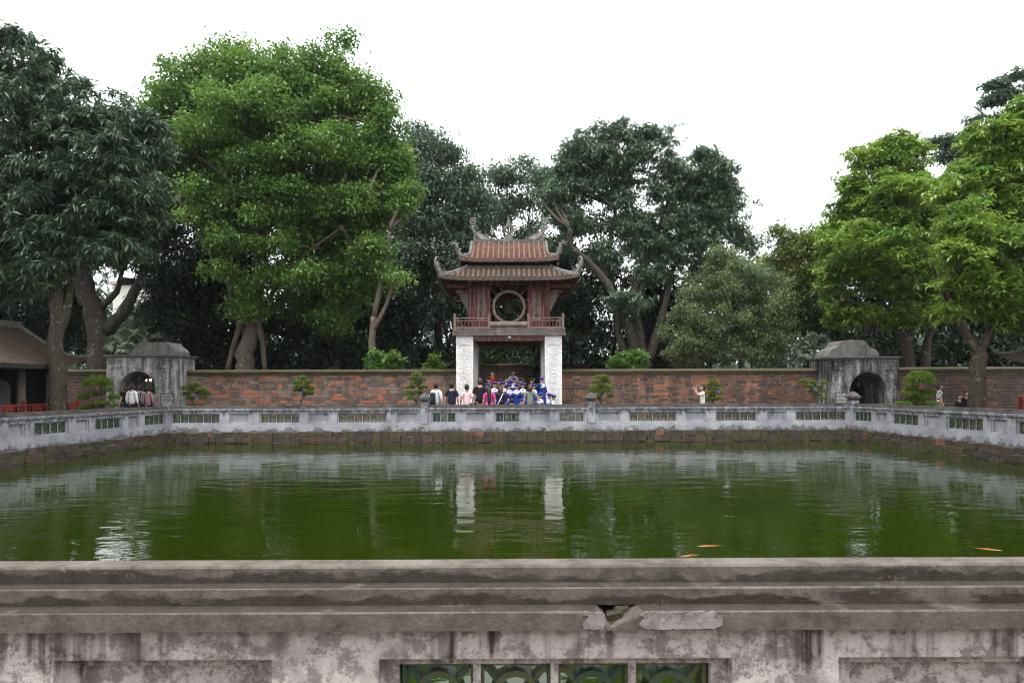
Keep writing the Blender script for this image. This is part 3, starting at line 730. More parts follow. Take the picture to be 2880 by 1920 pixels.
# balcony railing
def rail_side(T, front):
    zb = 4.17
    xs = (-2.53, -.92, .92, 2.53) if front else (-.92, .92)
    for x in xs:
        m = MB(); m.box(x - .055, x + .055, -2.585, -2.475, zb, 4.80, T); m.box(x - .062, x + .062, -2.592, -2.468, 4.70, 4.725, T); m.box(x - .065, x + .065, -2.595, -2.465, 4.80, 4.83, T); m.box(x - .05, x + .05, -2.58, -2.48, 4.829, 4.87, T)
        m.build('railing_post', MAT['wood'], pav)
    for a, b_ in ((-2.475, -.975), (.975, 2.475)) if front else ((-2.475, -.975), (-.865, .865), (.975, 2.475)):
        m = MB()
        m.box(a, b_, -2.56, -2.50, 4.64, 4.685, T); m.box(a, b_, -2.555, -2.505, 4.52, 4.555, T); m.box(a, b_, -2.56, -2.50, 4.215, 4.255, T)
        rl = m.build('rail', MAT['wood'], pav); n = 9 if b_ - a < 1.6 else 10
        for k in range(n):
            x = a + (b_ - a) * (k + .5) / n
            m = MB(); m.lathe([(.018, 4.254), (.03, 4.30), (.035, 4.34), (.018, 4.38), (.03, 4.43), (.02, 4.48), (.02, 4.521)], x, -2.53, 7, T=T); m.build('baluster', MAT['red'], rl)
    if front:
        m = MB(); m.tube([(T @ Vector((-.865, -2.53, 4.36))), (T @ Vector((.865, -2.53, 4.36)))], .13, 14); m.build('log_beam', MAT['wood'], pav)
        m = MB(); m.box(-.1, .1, -2.58, -2.48, 4.17, 4.225, T); m.build('beam_block', MAT['wood'], pav)
for rz in range(4): rail_side(Matrix.Rotation(rz * PI / 2, 4, 'Z'), rz in (0, 2))

# upper storey: four walls with round windows
BW = 1.93; zf, ze = 4.17, 6.45; wc = 5.25; wr = .80; sq = .93
for rz in range(4):
    T = Matrix.Rotation(rz * PI / 2, 4, 'Z') @ XZ
    R = Matrix.Rotation(rz * PI / 2, 4, 'Z')
    # side boards
    for s in (-1, 1):
        x0, x1 = sorted((s * sq, s * (BW - .16)))
        m = MB(); m.extrude([rect(x0, x1, zf, ze)], -BW + .04, -BW + .10, T); sb = m.build('wall_board', MAT['red'], pav)
        for xx in (x0 + .04, x0 + .20, x0 + .60, x1 - .03):
            m = MB(); m.extrude([rect(xx - .025, xx + .025, zf, ze)], -BW + .01, -BW + .041, T); m.build('batten', MAT['red'], sb)
        if rz == 0:
            xc = s * 1.33
            m = MB(); m.extrude([rect(xc - .17, xc + .17, 4.62, 5.98), rect(xc - .14, xc + .14, 4.65, 5.95)], -BW - .02, -BW + .04, T); pf = m.build('plaque', MAT['wood'], sb)
            m = MB(); m.extrude([rect(xc - .142, xc + .142, 4.648, 5.952)], -BW - .002, -BW + .039, T); m.build('plaque_field', MAT['wood'], pf)
            for i, ch in enumerate('壁水春深道脈長' if s < 0 else '奎星天朗人文闡'):
                cu = bpy.data.curves.new('character', 'FONT'); cu.body = ch; cu.size = .2; cu.align_x = 'CENTER'; cu.extrude = .006
                to = bpy.data.objects.new('character', cu); C.objects.link(to)
                me = bpy.data.meshes.new_from_object(to.evaluated_get(bpy.context.evaluated_depsgraph_get()))
                bpy.data.objects.remove(to); me.materials.clear(); me.materials.append(MAT['darkwood'])
                put('character', me, pf, (xc, -BW - .009, 5.95 - .178 * (i + .86)), (PI / 2, 0, 0))
    # frame round the window, ring and spokes
    m = MB(); m.extrude([rect(-sq - .001, sq + .001, zf, ze), rect(-sq + .03, sq - .03, wc - sq - .02, wc + sq + .10)], -BW + .0, -BW + .12, T); wf = m.build('window_frame', MAT['red'], pav)
    m = MB(); m.extrude([circ(0, wc, wr, 40), circ(0, wc, wr - .125, 40)], -BW - .02, -BW + .10, T); ring = m.build('window_ring', MAT['wood'], wf)
    m = MB(); m.extrude([circ(0, wc, wr - .03, 40), circ(0, wc, wr - .08, 40)], -BW - .035, -BW - .019, T); m.build('ring_bead', MAT['wood'], ring)
    for k in range(16):
        a = 2 * PI * k / 16; ca, sa = math.cos(a), math.sin(a)
        r1 = min((sq - .02) / max(abs(ca), .001), (sq + (.0 if sa < 0 else .11)) / max(abs(sa), .001), 1.3) ; r0 = wr - .02
        if r1 - r0 < .04: continue
        n = 7; pts = [R @ Vector((ca * (r0 + (r1 - r0) * i / n), -BW + .05, wc + sa * (r0 + (r1 - r0) * i / n))) for i in range(n + 1)]
        m = MB(); m.tube(pts, [.028, .042, .028, .036, .028, .042, .028, .03], 7); m.build('window_spoke', MAT['red'], wf)
for sx in (-1, 1):
    for sy in (-1, 1):
        m = MB(); m.lathe([(.135, 4.17), (.14, 5.2), (.13, 6.9)], sx * (BW - .1), sy * (BW - .1), 16); m.build('corner_pillar', MAT['red'], pav, True)
MB().box(-BW, BW, -BW, BW, 6.452, 6.5).build('upper_ceiling', MAT['darkwood'], pav)
MB().box(-1.75, 1.75, -1.75, 1.75, 6.501, 7.45).build('roof_core', MAT['darkwood'], pav)
m = MB()
for sx in (-1, 1): m.box(sx * 1.3 - .06, sx * 1.3 + .06, -1.8, 1.8, 6.3, 6.451)
m.build('ceiling_beam', MAT['darkwood'], pav)

# carved brackets and beams carrying the lower eave
for rz in range(4):
    R = Matrix.Rotation(rz * PI / 2, 4, 'Z')
    for s in (-1, 1):
        x = s * (BW - .1)
        m = MB(); T = R @ Matrix.Translation((x, 0, 0)) @ YZ
        m.extrude([[(-BW + .05, 6.15), (-BW + .05, 6.33), (-2.95, 6.33), (-3.02, 6.24), (-2.9, 6.2)]], -.07, .07, T); m.build('eave_beam', MAT['red'], pav)
        m = MB(); m.extrude([[(-BW + .04, 5.88), (-BW + .04, 6.06), (-2.5, 6.06), (-2.58, 5.98), (-2.45, 5.90)]], -.06, .06, T); m.build('eave_beam', MAT['red'], pav)
        m = MB(); out = [(-BW + .03, 5.05), (-BW + .03, 5.88)] + [(-BW - .42 + .02 * (k % 2), 5.88 - k * .035) for k in range(2)] + [(-BW - .40 + .36 * k / 7 + (.02 if k % 2 else 0), 5.80 - .75 * k / 7) for k in range(8)]
        m.extrude([out], -.035, .035, T); br = m.build('carved_bracket', MAT['fascia'], pav)
        m = MB()
        for k in range(9): m.sphere(R @ Vector((x, -BW - .06 - .36 * (1 - k / 8), 5.1 + .09 * (8 - k))), (.05, .05, .045), 7, 5)
        m.build('bracket_beads', MAT['fascia'], br, True)

# ---- roofs
TILELEN = .25
def half_tile(mat):
    m = MB(); rings = []
    for y, r in ((-.5, .062), (.5, .050)):
        rings.append([Vector((r * math.cos(a), y, r * math.sin(a) * 1.05)) for a in np.linspace(-.15, PI + .15, 9)])
    m.loft(rings); return m.mesh('cover_tile', mat)
def end_disc(mat):
    m = MB(); m.lathe([(.066, -.012), (.07, 0), (.066, .012)], seg=12, T=Matrix.Rotation(PI / 2, 4, 'X')); return m.mesh('end_tile', mat)
def roof(mat, hw_at, y_at, z_at, vmax, spacing, count_parts, R, front):
    """one slope. v 0..1 eave to top. hw_at(v) half width, surface point (x, -y_at(v), z_at(v, x))"""
    cov, disc = half_tile(mat), end_disc(mat)
    pans = MB(); NS = 34
    vs_ = [i / NS for i in range(NS + 1)]
    nx_ = 26
    for i in range(NS):
        v0, v1 = vs_[i], vs_[i + 1]
        r0 = [R @ Vector((hw_at(v0) * u, -y_at(v0), z_at(v0, hw_at(v0) * u) + .022)) for u in np.linspace(-1, 1, nx_)]
        r1 = [R @ Vector((hw_at(v1) * u, -y_at(v1), z_at(v1, hw_at(v1) * u) + .0)) for u in np.linspace(-1, 1, nx_)]
        rb = [R @ Vector((hw_at(v0) * u, -y_at(v0), z_at(v0, hw_at(v0) * u) - .0)) for u in np.linspace(-1, 1, nx_)]
        pans.loft([rb, r0, r1], cap=False, closed=False)
    pans.build('pan_tiles', mat, pav, stuff=True)
    E = hw_at(0); n = int(E / spacing); rest = MB()
    for k in range(-n, n + 1):
        x = k * spacing; v = 0.0; first = True
        if abs(x) > E - .05: continue
        while v < vmax - .02:
            dv = .004
            p0 = Vector((x, -y_at(v), z_at(v, x)))
            v1 = v
            while v1 < vmax and (Vector((x, -y_at(v1), z_at(v1, x))) - p0).length < TILELEN: v1 += dv
            v1 = min(v1, vmax); p1 = Vector((x, -y_at(v1), z_at(v1, x)))
            if abs(x) > hw_at(v1) + .02 or (p1 - p0).length < .07: break
            mid = (p0 + p1) / 2; d = p1 - p0; ang = math.atan2(d.z, d.y); Lk = d.length * 1.12
            if front:
                put('cover_tile', cov, pav, mid + Vector((0, 0, .03)), (ang + .03, 0, random.uniform(-.03, .03)), (1, Lk, 1))
                if first: put('end_tile', disc, pav, p0 + Vector((0, -.01, .03)), None, None)
            else:
                T = R @ Matrix.Translation(mid + Vector((0, 0, .03))) @ Matrix.Rotation(ang + .03, 4, 'X')
                rings = [[T @ Vector((r * math.cos(a), y * Lk, r * math.sin(a))) for a in np.linspace(-.15, PI + .15, 6)] for y, r in ((-.5, .062), (.5, .05))]
                rest.loft(rings)
            v = v1; first = False
    if rest.f: rest.build('cover_tiles', mat, pav, stuff=True)
    # soffit and eave board
    so = MB(); rr = []
    for v in (0, .5, 1): rr.append([R @ Vector((hw_at(v) * u, -y_at(v), z_at(v, hw_at(v) * u) - .075)) for u in np.linspace(-1, 1, nx_)])
    so.loft(rr, cap=False, closed=False); so.build('soffit', MAT['eave'], pav)
    ev = MB(); xs = np.linspace(-1, 1, nx_)
    a_ = [R @ Vector((E * u, -y_at(0) + .005, z_at(0, E * u) - .005)) for u in xs]; b_ = [R @ Vector((E * u, -y_at(0) + .03, z_at(0, E * u) - .10)) for u in xs]; c_ = [R @ Vector((E * u, -y_at(0) + .07, z_at(0, E * u) - .10)) for u in xs]
    ev.loft([a_, b_, c_], cap=False, closed=False); ev.build('eave_board', MAT['wood'], pav)
    if front:      # rafters under the eave
        for k in range(-10, 11):
            x = k * E / 10.6
            m = MB(); m.tube([Vector((x, -y_at(.02), z_at(.02, x) - .10)), Vector((x * .98, -y_at(.6), z_at(.6, x) - .11))], .03, 6); m.build('rafter', MAT['eave'], pav)

# lower skirt roof
E1, T1, ZE1, ZT1 = 3.24, 1.965, 6.40, 7.12
hw1 = lambda v: E1 + (T1 - E1) * v
za1 = lambda v, x: ZE1 + (ZT1 - ZE1) * (v * .75 + .25 * v * v) + .17 * (abs(x) / E1) ** 6 * (1 - v)
for rz in range(4): roof(MAT['tile_low'], hw1, hw1, za1, 1.0, .236, 0, Matrix.Rotation(rz * PI / 2, 4, 'Z'), rz == 0)
# upper gable-hip roof
E2, ZE2, ZR, GX = 2.345, 7.42, 8.72, 1.86
hw2 = lambda v: max(GX, E2 + (GX - E2) * v / .36)
y2 = lambda v: E2 * (1 - v)
za2 = lambda v, x: ZE2 + (ZR - ZE2) * (v * .72 + .28 * v * v) + .10 * (abs(x) / E2) ** 6 * (1 - v)
for rz in (0, 2): roof(MAT['tile_up'], hw2, y2, za2, .985, .25, 0, Matrix.Rotation(rz * PI / 2, 4, 'Z'), rz == 0)
y3 = lambda v: E2 + (GX - E2) * v
hw3 = lambda v: E2 * (1 - .36 * v)
za3 = lambda v, x: za2(.36 * v, x)
for rz in (1, 3): roof(MAT['tile_up'], hw3, y3, za3, 1.0, .25, 0, Matrix.Rotation(rz * PI / 2, 4, 'Z'), False)
for s in (-1, 1):
    m = MB(); zz = za2(.36, 0); T = Matrix.Translation((s * GX, 0, 0)) @ YZ
    m.extrude([[(-y2(.36) + .1, zz - .02), (y2(.36) - .1, zz - .02), (0, ZR - .1)]], -.05, .0 if s > 0 else .05, T); m.build('gable', MAT['stone'], pav)
MB().box(-1.98, 1.98, -1.98, 1.98, 7.06, 7.20).build('roof_curb', MAT['stone'], pav)
m = MB(); m.box(-1.85, 1.85, -1.85, 1.85, 7.2, 7.44); m.build('clerestory', MAT['darkwood'], pav)

# hip ridges, verge ridges and the main ridge
def ridge_bar(pts, w, h, name='ridge', mat='stone'):
    m = MB(); rings = []
    pts = [Vector(p) for p in pts]
    for i, p in enumerate(pts):
        t = pts[min(i + 1, len(pts) - 1)] - pts[max(0, i - 1)]; t.z = 0
        n = Vector((-t.y, t.x, 0)).normalized() * w
        rings.append([p - n, p + n, p + n * .85 + Vector((0, 0, h * .7)), p + Vector((0, 0, h)), p - n * .85 + Vector((0, 0, h * .7))])
    m.loft(rings); return m.build(name, MAT[mat], pav)
def flame_plate(mb, T, pts, th):
    mb.extrude([pts], -th, th, T)
def swirl_ornament(T, pts, rads, spirals, plate, name):
    """T maps (u,v,d) into pavilion space: u outward, v up"""
    m = MB()
    if plate: m.extrude([plate], -.045, .045, T)
    m.tube([T @ Vector((u, v, 0)) for u, v in pts], rads, 8, .8)
    for (cx, cz, r0, r1, a0, tn, tb) in spirals:
        m.tube([T @ Vector((u, v, 0)) for u, v in spiral(cx, cz, r0, r1, a0, tn, 14)], tb, 6)
    return m.build(name, MAT['stone'], pav, True)
for sx in (-1, 1):
    for sy in (-1, 1):
        ridge_bar([(sx * hw1(v), sy * hw1(v), za1(v, hw1(v)) - .01) for v in (1, .8, .6, .4, .2, .06, .0)], .065, .17)
        dg = Vector((sx, sy, 0)).normalized()
        # lower corner: tall upright curl leaning outward, with openwork fill
        base = Vector((sx * hw1(.03), sy * hw1(.03), za1(.03, hw1(.03)) + .05))
        T = Matrix(((dg.x, 0, -dg.y, base.x), (dg.y, 0, dg.x, base.y), (0, 1, 0, base.z), (0, 0, 0, 1)))
        main = [(-.34, .06), (-.12, .03), (.06, .12), (.16, .32), (.2, .52), (.19, .66), (.12, .75), (.03, .75), (-.02, .68), (.01, .6), (.07, .58)]
        swirl_ornament(T, main, [.05, .06, .075, .08, .075, .065, .055, .045, .04, .035, .03],
                       [(-.1, .22, .02, .1, 0, 1.3, .026), (.06, .34, .02, .09, 1, -1.3, .026), (.1, .5, .015, .07, 2, 1.2, .022), (-.28, .17, .02, .1, 2.5, 1.2, .024), (-.42, .1, .01, .07, .5, -1.1, .022), (.0, .18, .01, .07, 4, 1.1, .022), (-.02, .46, .01, .06, 3, 1.2, .02)],
                       [(-.3, .0), (.05, .0), (.16, .2), (.19, .5), (.1, .55), (.03, .3), (-.12, .14), (-.3, .1)], 'corner_curl')
        # upper corner: dragon head rearing outward
        ridge_bar([(sx * hw2(v), sy * y2(v), za2(v, hw2(v)) - .01) for v in (.36, .24, .12, .04, 0)], .06, .16)
        ridge_bar([(sx * (GX + .01), sy * y2(v), za2(v, GX) + .0) for v in (.36, .5, .65, .8, .93)], .075, .2, 'verge_ridge')
        base = Vector((sx * hw2(.02), sy * y2(.02), za2(.02, hw2(.02)) + .02))
        T = Matrix(((dg.x, 0, -dg.y, base.x), (dg.y, 0, dg.x, base.y), (0, 1, 0, base.z), (0, 0, 0, 1)))
        main = [(-.2, .05), (.0, .06), (.14, .18), (.2, .36), (.24, .52), (.34, .6), (.46, .58), (.56, .62)]
        swirl_ornament(T, main, [.06, .075, .085, .085, .08, .07, .05, .02],
                       [(.06, .42, .01, .07, 0, 1.2, .022), (.0, .26, .01, .07, 1, -1.2, .022), (.1, .58, .01, .08, 2, 1.1, .022), (.22, .68, .01, .07, 1.2, 1.1, .02), (.36, .68, .005, .06, .6, 1.1, .018), (.48, .5, .01, .07, 3.6, 1.0, .022), (-.12, .16, .01, .07, 0, 1.2, .022)],
                       [(-.16, .0), (.08, .05), (.2, .3), (.3, .56), (.16, .62), (.08, .4), (-.02, .2), (-.18, .14)], 'dragon_finial')
m = MB(); m.box(-GX - .03, GX + .03, -.085, .085, ZR - .07, ZR + .02); m.box(-GX - .06, GX + .06, -.11, .11, ZR + .019, ZR + .06); m.build('main_ridge', MAT['stone'], pav)
wav = [(-1.75, 0)] + [(x_, .07 + .055 * abs(math.sin(x_ * 5.1)) + .25 * max(0, (abs(x_) - 1.15) / .6) ** 1.6) for x_ in np.linspace(-1.75, 1.75, 61)] + [(1.75, 0)]
MB().extrude([[(u, ZR + .055 + v) for u, v in wav]], -.05, .05, XZ).build('ridge_crest', MAT['stone'], pav)
m = MB()
for k in range(13):
    x_ = -1.05 + k * 2.1 / 12
    if abs(x_) > .22: m.tube([(u, -.055, v) for u, v in spiral(x_, ZR + .12, .012, .055, k, 1.2, 10)], .016, 5)
m.build('crest_scrolls', MAT['stone'], pav, True)
for s in (-1, 1):     # tail-curl acroteria at the ridge ends
    T = Matrix(((-s, 0, 0, s * 1.86), (0, 0, 1, 0), (0, 1, 0, ZR + .06), (0, 0, 0, 1)))     # u runs inward
    main = [(.95, .08), (.7, .06), (.45, .1), (.26, .24), (.12, .46), (.04, .66), (.04, .8)]
    m = swirl_ornament(T, main, [.05, .07, .09, .10, .09, .075, .06],
        [(.0, .74, .02, .14, -2.0, 1.4, .04), (.07, 1.0, .02, .2, -1.2, -1.7, .048), (.33, .42, .03, .12, 0, 1.2, .03), (.55, .27, .02, .11, 1, -1.2, .03), (.78, .2, .02, .1, 2, 1.2, .028), (.98, .14, .01, .07, 0, 1.2, .024), (.24, .62, .01, .08, 3, 1.2, .022)],
        [(.02, .02), (1.05, .02), (.9, .16), (.66, .26), (.46, .38), (.30, .46), (.2, .5), (.1, .55), (.06, .45), (.1, .3), (.08, .15)], 'ridge_end_curl')
# sun disc with flames in the middle of the ridge
m = MB(); zc = ZR + .66
m.extrude([[(-.3, ZR + .05), (.3, ZR + .05), (.2, ZR + .2), (.15, ZR + .42), (-.15, ZR + .42), (-.2, ZR + .2)]], -.075, .075, XZ)
m.extrude([circ(0, zc, .215, 24), circ(0, zc, .125, 24)], -.06, .06, XZ)
for k in range(9):
    a = PI * (k / 8.0) * 1.25 - PI * .125; ln = .13 if k != 4 else .34
    w = .07
    c_, s_ = math.cos(a), math.sin(a)
    if k == 4: flame = [(-.12, zc + .19), (.12, zc + .19), (.09, zc + .34), (.1, zc + .44), (.03, zc + .48), (.02, zc + .62), (-.02, zc + .62), (-.03, zc + .46), (-.1, zc + .42), (-.08, zc + .32)]
    else: flame = [(c_ * .2 - s_ * w, zc + s_ * .2 + c_ * w), (c_ * .2 + s_ * w, zc + s_ * .2 - c_ * w), (c_ * (.2 + ln) + s_ * .02, zc + s_ * (.2 + ln) + .03)]
    m.extrude([flame], -.035 - .001 * k, .035 + .001 * k, XZ)
m.build('sun_disc', MAT['stone'], pav)

# the bell hanging inside
bell = thing('bronze_bell', 'dark bell hanging behind the round window of the pavilion', 'bell', (PX, PYC, 4.9))
m = MB(); m.lathe([(.24, 0), (.22, .05), (.19, .3), (.17, .48), (.1, .58), (.02, .6)], seg=16); m.build('bell_body', m_plain('dull_bronze', (.10, .09, .08), .5), bell, True)
m = MB(); m.tube([(0, 0, .55), (0, 0, 1.3)], .02, 6); m.build('hanger', MAT['darkwood'], bell)

# ------------------------------------------------------------------ tiled houses beside the pond
def stele_house(label, xe, yend, mir, n_steles):
    """low open house whose long eave runs along the pond side; xe = eave x, yend = far end"""
    s = mir; W = 5.2; L = 15.0; ze, zr = 2.2, 3.72          # s=+1: house lies towards -x
    root = thing('tiled_house', label, 'house', (xe, yend, 0))
    X = lambda u: -s * u
    lift = lambda u, d: .36 * max(0, 1 - u / 1.3) ** 2 * max(0, 1 - d / 1.7) ** 2.2
    def zz(u, d):
        v = min(u, W - u) / (W / 2); return ze + (zr - ze) * (.75 * v + .25 * v * v) + lift(min(u, W - u), min(d, L - d))
    rows = 26; m = MB(); ds = [0, .2, .45, .8, 1.2, 1.7, 2.4] + list(np.linspace(3.2, L, 14))
    for side in (0, 1):
        for i in range(rows):
            u0, u1 = W / 2 * i / rows, W / 2 * (i + 1) / rows
            f = (lambda u: u) if side == 0 else (lambda u: W - u)
            ring = lambda u, dz: [Vector((X(f(u)), -d, zz(u, d) + dz)) for d in ds]
            m.loft([ring(u0, 0), ring(u0, .028), ring(u1, 0)], cap=False, closed=False)
    m.build('roof_tiles', MAT['tile_house'], root, stuff=True)
    m = MB(); k = int(L / .22)
    for j in range(k):
        d = (j + .5) * L / k
        m.tube([(X(u), -d, zz(u, d) + .03) for u in np.linspace(.0, W / 2, 7)], .035, 5)
    m.build('tile_ribs', MAT['tile_house'], root, stuff=True)
    for side in (0, 1):
        us = np.linspace(0, W / 2, 9); f = (lambda u: u) if side == 0 else (lambda u: W - u)
        m = MB(); m.tube([(X(f(u)), -.05, zz(u, .0) + .05) for u in us], [.05 + .05 * i / 8 for i in range(9)], 7); m.build('verge_ridge', MAT['gate_top'], root)
    p0 = Vector((0, -.05, zz(0, 0) + .04))
    m = MB(); m.tube([p0, p0 + Vector((s * .1, .08, .1)), p0 + Vector((s * .14, .12, .26)), p0 + Vector((s * .06, .08, .36))], [.07, .06, .045, .02], 7); m.build('corner_curl', MAT['gate_top'], root)
    m = MB(); m.box(*sorted((X(W / 2 - .11), X(W / 2 + .11))), -L, -.02, zr - .05, zr + .2); m.build('ridge', MAT['gate_top'], root)
    m = MB(); m.box(*sorted((X(.02), X(.14))), -L, -1.4, ze - .12, ze - .01); m.build('eave_board', MAT['darkwood'], root)
    m = MB(); m.box(*sorted((X(.9), X(1.1))), -L, -.5, ze - .12, ze + .35); m.build('eave_beam', MAT['darkwood'], root)
    m = MB(); m.box(*sorted((X(.5), X(W - .5))), -L, -.4, ze + .10, ze + .16); m.build('ceiling', MAT['darkwood'], root)
    m = MB(); m.add([(X(.3), -.35, ze + .1), (X(W - .3), -.35, ze + .1), (X(W / 2), -.35, zr - .05), (X(.3), -.45, ze + .1), (X(W - .3), -.45, ze + .1), (X(W / 2), -.45, zr - .05)], [(0, 1, 2), (5, 4, 3), (0, 3, 4, 1), (1, 4, 5, 2), (2, 5, 3, 0)]); m.build('gable', MAT['darkwood'], root)
    m = MB(); m.box(*sorted((X(1.0), X(W - .4))), -.5, -.42, .16, ze + .1); m.build('end_wall', MAT['darkwood'], root)
    for d in (.7, 2.15, 4.4, 6.7, 9.0, 11.4):
        m = MB(); m.lathe([(.17, 0), (.17, .12), (.135, .14), (.13, ze + .3)], X(1.0), -d, 12); m.build('column', MAT['housecol'], root, True)
        m = MB(); m.lathe([(.17, 0), (.17, .12), (.135, .14), (.13, ze + .3)], X(W - .6), -d, 10); m.build('column', MAT['housecol'], root, True)
    m = MB(); m.box(*sorted((X(.7), X(W - .2))), -L, -.25, -.02, .16); m.build('plinth', MAT['stone'], root)
    m = MB(); m.box(*sorted((X(W - .45), X(W - .3))), -L, -.4, .16, ze + .1); m.build('back_wall', MAT['darkwood'], root)
    for k, d in enumerate((1.6, 3.1, 4.6)[:n_steles]):
        st = thing('stone_stele', ('grey stone stele closest to the end wall of the open house', 'grey stone stele second from the end wall of the open house', 'grey stone stele third from the end wall of the open house')[k], 'stele', (xe + X(2.2), yend - d, .16), -s * PI / 2 * .98, 'steles in the open house')
        q = MB(); q.extrude([[(-.45, .3), (.45, .3), (.45, 1.35), (.3, 1.5), (0, 1.56), (-.3, 1.5), (-.45, 1.35)]], -.1, .1, XZ); q.build('slab', MAT['stele'], st)
        q = MB(); q.sphere((0, 0, .16), (.5, .65, .17), 14, 8); q.sphere((0, .68, .2), (.14, .16, .12), 9, 6); q.build('tortoise_base', MAT['stele'], st, True)
    return root
stele_house('low brown-tiled house with open front beside the red railing and tall dark tree', -16.0, 25.8, 1, 3)
stele_house('shadowed low tiled house roof behind the light green tree trunk', 18.2, 25.6, -1, 0)

def red_fence(label, A, B, grp):
    A, B = Vector(A), Vector(B); d = B - A; L = d.length
    root = thing('red_railing', label, 'railing', (A.x, A.y, 0), math.atan2(d.y, d.x)); ht = .92
    m = MB(); m.box(0, L, -.03, .03, ht - .09, ht - .03); m.box(0, L, -.025, .025, .18, .24); m.build('rail', MAT['redfull'], root)
    n = max(1, round(L / 1.32)); 
    for k in range(n + 1):
        x = k * L / n
        q = MB(); q.box(x - .05, x + .05, -.05, .05, 0, ht + .03); q.box(x - .06, x + .06, -.06, .06, ht + .029, ht + .07); q.build('post', MAT['redfull'], root)
        if k < n:
            x1 = x + L / n; mid = (x + x1) / 2
            pl = MB(); pl.extrude([rect(mid - .16, mid + .16, .24, ht - .09), [(mid + .07 * math.cos(a), .54 + .16 * math.sin(a)) for a in np.linspace(0, 2 * PI, 17)[:-1]]], -.02, .02, XZ); pl.build('pierced_panel', MAT['redfull'], root)
            for j in range(3):
                for bx in (x + .05 + (mid - .16 - x - .05) * (j + .5) / 3, mid + .16 + (x1 - .05 - mid - .16) * (j + .5) / 3):
                    q = MB(); q.lathe([(.014, .235), (.028, .32), (.014, .42), (.03, .52), (.014, .6), (.028, .72), (.014, ht - .085)], bx, 0, 6); q.build('baluster', MAT['redfull'], root)
    return root
red_fence('red wooden railing with pierced panels in front of the open house columns', (-16.55, 15.0), (-16.55, 24.5), None)
a0, a1 = P(172, 1140, 25.4), P(221, 1140, 25.9)
red_fence('short dark red railing between the big tree trunk and the tiered shrub', (a0.x, a0.y), (a1.x, a1.y), None)
red_fence('shadowed red railing beside the light green tree trunk', (18.75, 25.2), (18.75, 16.0), None)

# ------------------------------------------------------------------ foliage
def leaves_mesh(name, mat, B, R_, nclump, nleaf, L, W, droop, clump_r, rng, bt, flat=.65, whorl=True, spread=.5):
    """B (n,3) bough centres, R_ (n,) bough radii -> one mesh of folded leaves"""
    nb = len(B)
    bi = np.repeat(np.arange(nb), nclump); n = len(bi)
    d = rng.normal(size=(n, 3)); d /= np.linalg.norm(d, axis=1, keepdims=True)
    d[:, 2] = np.abs(d[:, 2]) * np.where(rng.random(n) < .8, 1, -1)
    rad = (rng.random(n) ** .45)[:, None] * R_[bi][:, None]
    c = B[bi] + d * rad * np.array([1, 1, flat])
    ctint = bt[bi] * .5 + rng.random(n) * .3
    ci = np.repeat(np.arange(n), nleaf); m = len(ci)
    phi = rng.random(m) * 2 * np.pi
    el = rng.normal(-droop, spread, m)
    dirs = np.stack([np.cos(phi) * np.cos(el), np.sin(phi) * np.cos(el), np.sin(el)], 1)
    base = c[ci] + rng.normal(size=(m, 3)) * clump_r * (np.array([.35, .35, .3]) if whorl else np.array([1, 1, .7]))
    ln = (L * rng.uniform(.65, 1.25, m))[:, None]; wd = (W * rng.uniform(.75, 1.2, m))[:, None]
    up = np.array([0, 0, 1.0]) + rng.normal(size=(m, 3)) * .35
    side = np.cross(dirs, up); side /= np.linalg.norm(side, axis=1, keepdims=True) + 1e-6
    nrm = np.cross(side, dirs)
    mid = base + dirs * ln * .5
    v = np.empty((m, 4, 3))
    v[:, 0] = base; v[:, 1] = mid + side * wd * .5 + nrm * wd * .12; v[:, 2] = base + dirs * ln - np.array([0, 0, 1]) * ln * .12; v[:, 3] = mid - side * wd * .5 + nrm * wd * .12
    me = bpy.data.meshes.new(name)
    me.vertices.add(m * 4); me.vertices.foreach_set('co', v.reshape(-1).astype(np.float32))
    me.loops.add(m * 4); me.loops.foreach_set('vertex_index', np.arange(m * 4, dtype=np.int32))
    me.polygons.add(m); me.polygons.foreach_set('loop_start', np.arange(0, m * 4, 4, dtype=np.int32))
    at = me.attributes.new('tint', 'FLOAT', 'FACE'); at.data.foreach_set('value', np.clip(ctint[ci] + rng.random(m) * .25, 0, 1).astype(np.float32))
    me.materials.append(mat); me.update(calc_edges=True); me.validate()
    return me

def boughs(lobes, n, rng, br, shell=.55):
    c = np.array([l[0] for l in lobes]); r = np.array([l[1] for l in lobes])
    w = r[:, 0] * r[:, 2]; w = w / w.sum()
    li = rng.choice(len(lobes), n, p=w)
    d = rng.normal(size=(n, 3)); d /= np.linalg.norm(d, axis=1, keepdims=True)
    f = shell + (1.0 - shell) * rng.random(n) ** .7
    inner = rng.random(n) < .22; f[inner] *= rng.random(inner.sum())
    B = c[li] + d * f[:, None] * np.maximum(r[li] - br * .6, br * .3)
    return B, br * rng.uniform(.6, 1.25, n)

def limb_path(a, b_, rnd, sag=.15, n=7):
    a, b_ = Vector(a), Vector(b_); d = b_ - a; L = d.length; out = []
    off = Vector((rnd.uniform(-1, 1), rnd.uniform(-1, 1), rnd.uniform(-.2, .6))) * L * sag
    for i in range(n + 1):
        t_ = i / n; out.append(a + d * t_ + off * math.sin(PI * t_) + Vector((rnd.uniform(-1, 1), rnd.uniform(-1, 1), rnd.uniform(-1, 1))) * L * .015 * (0 if i in (0, n) else 1))
    return out

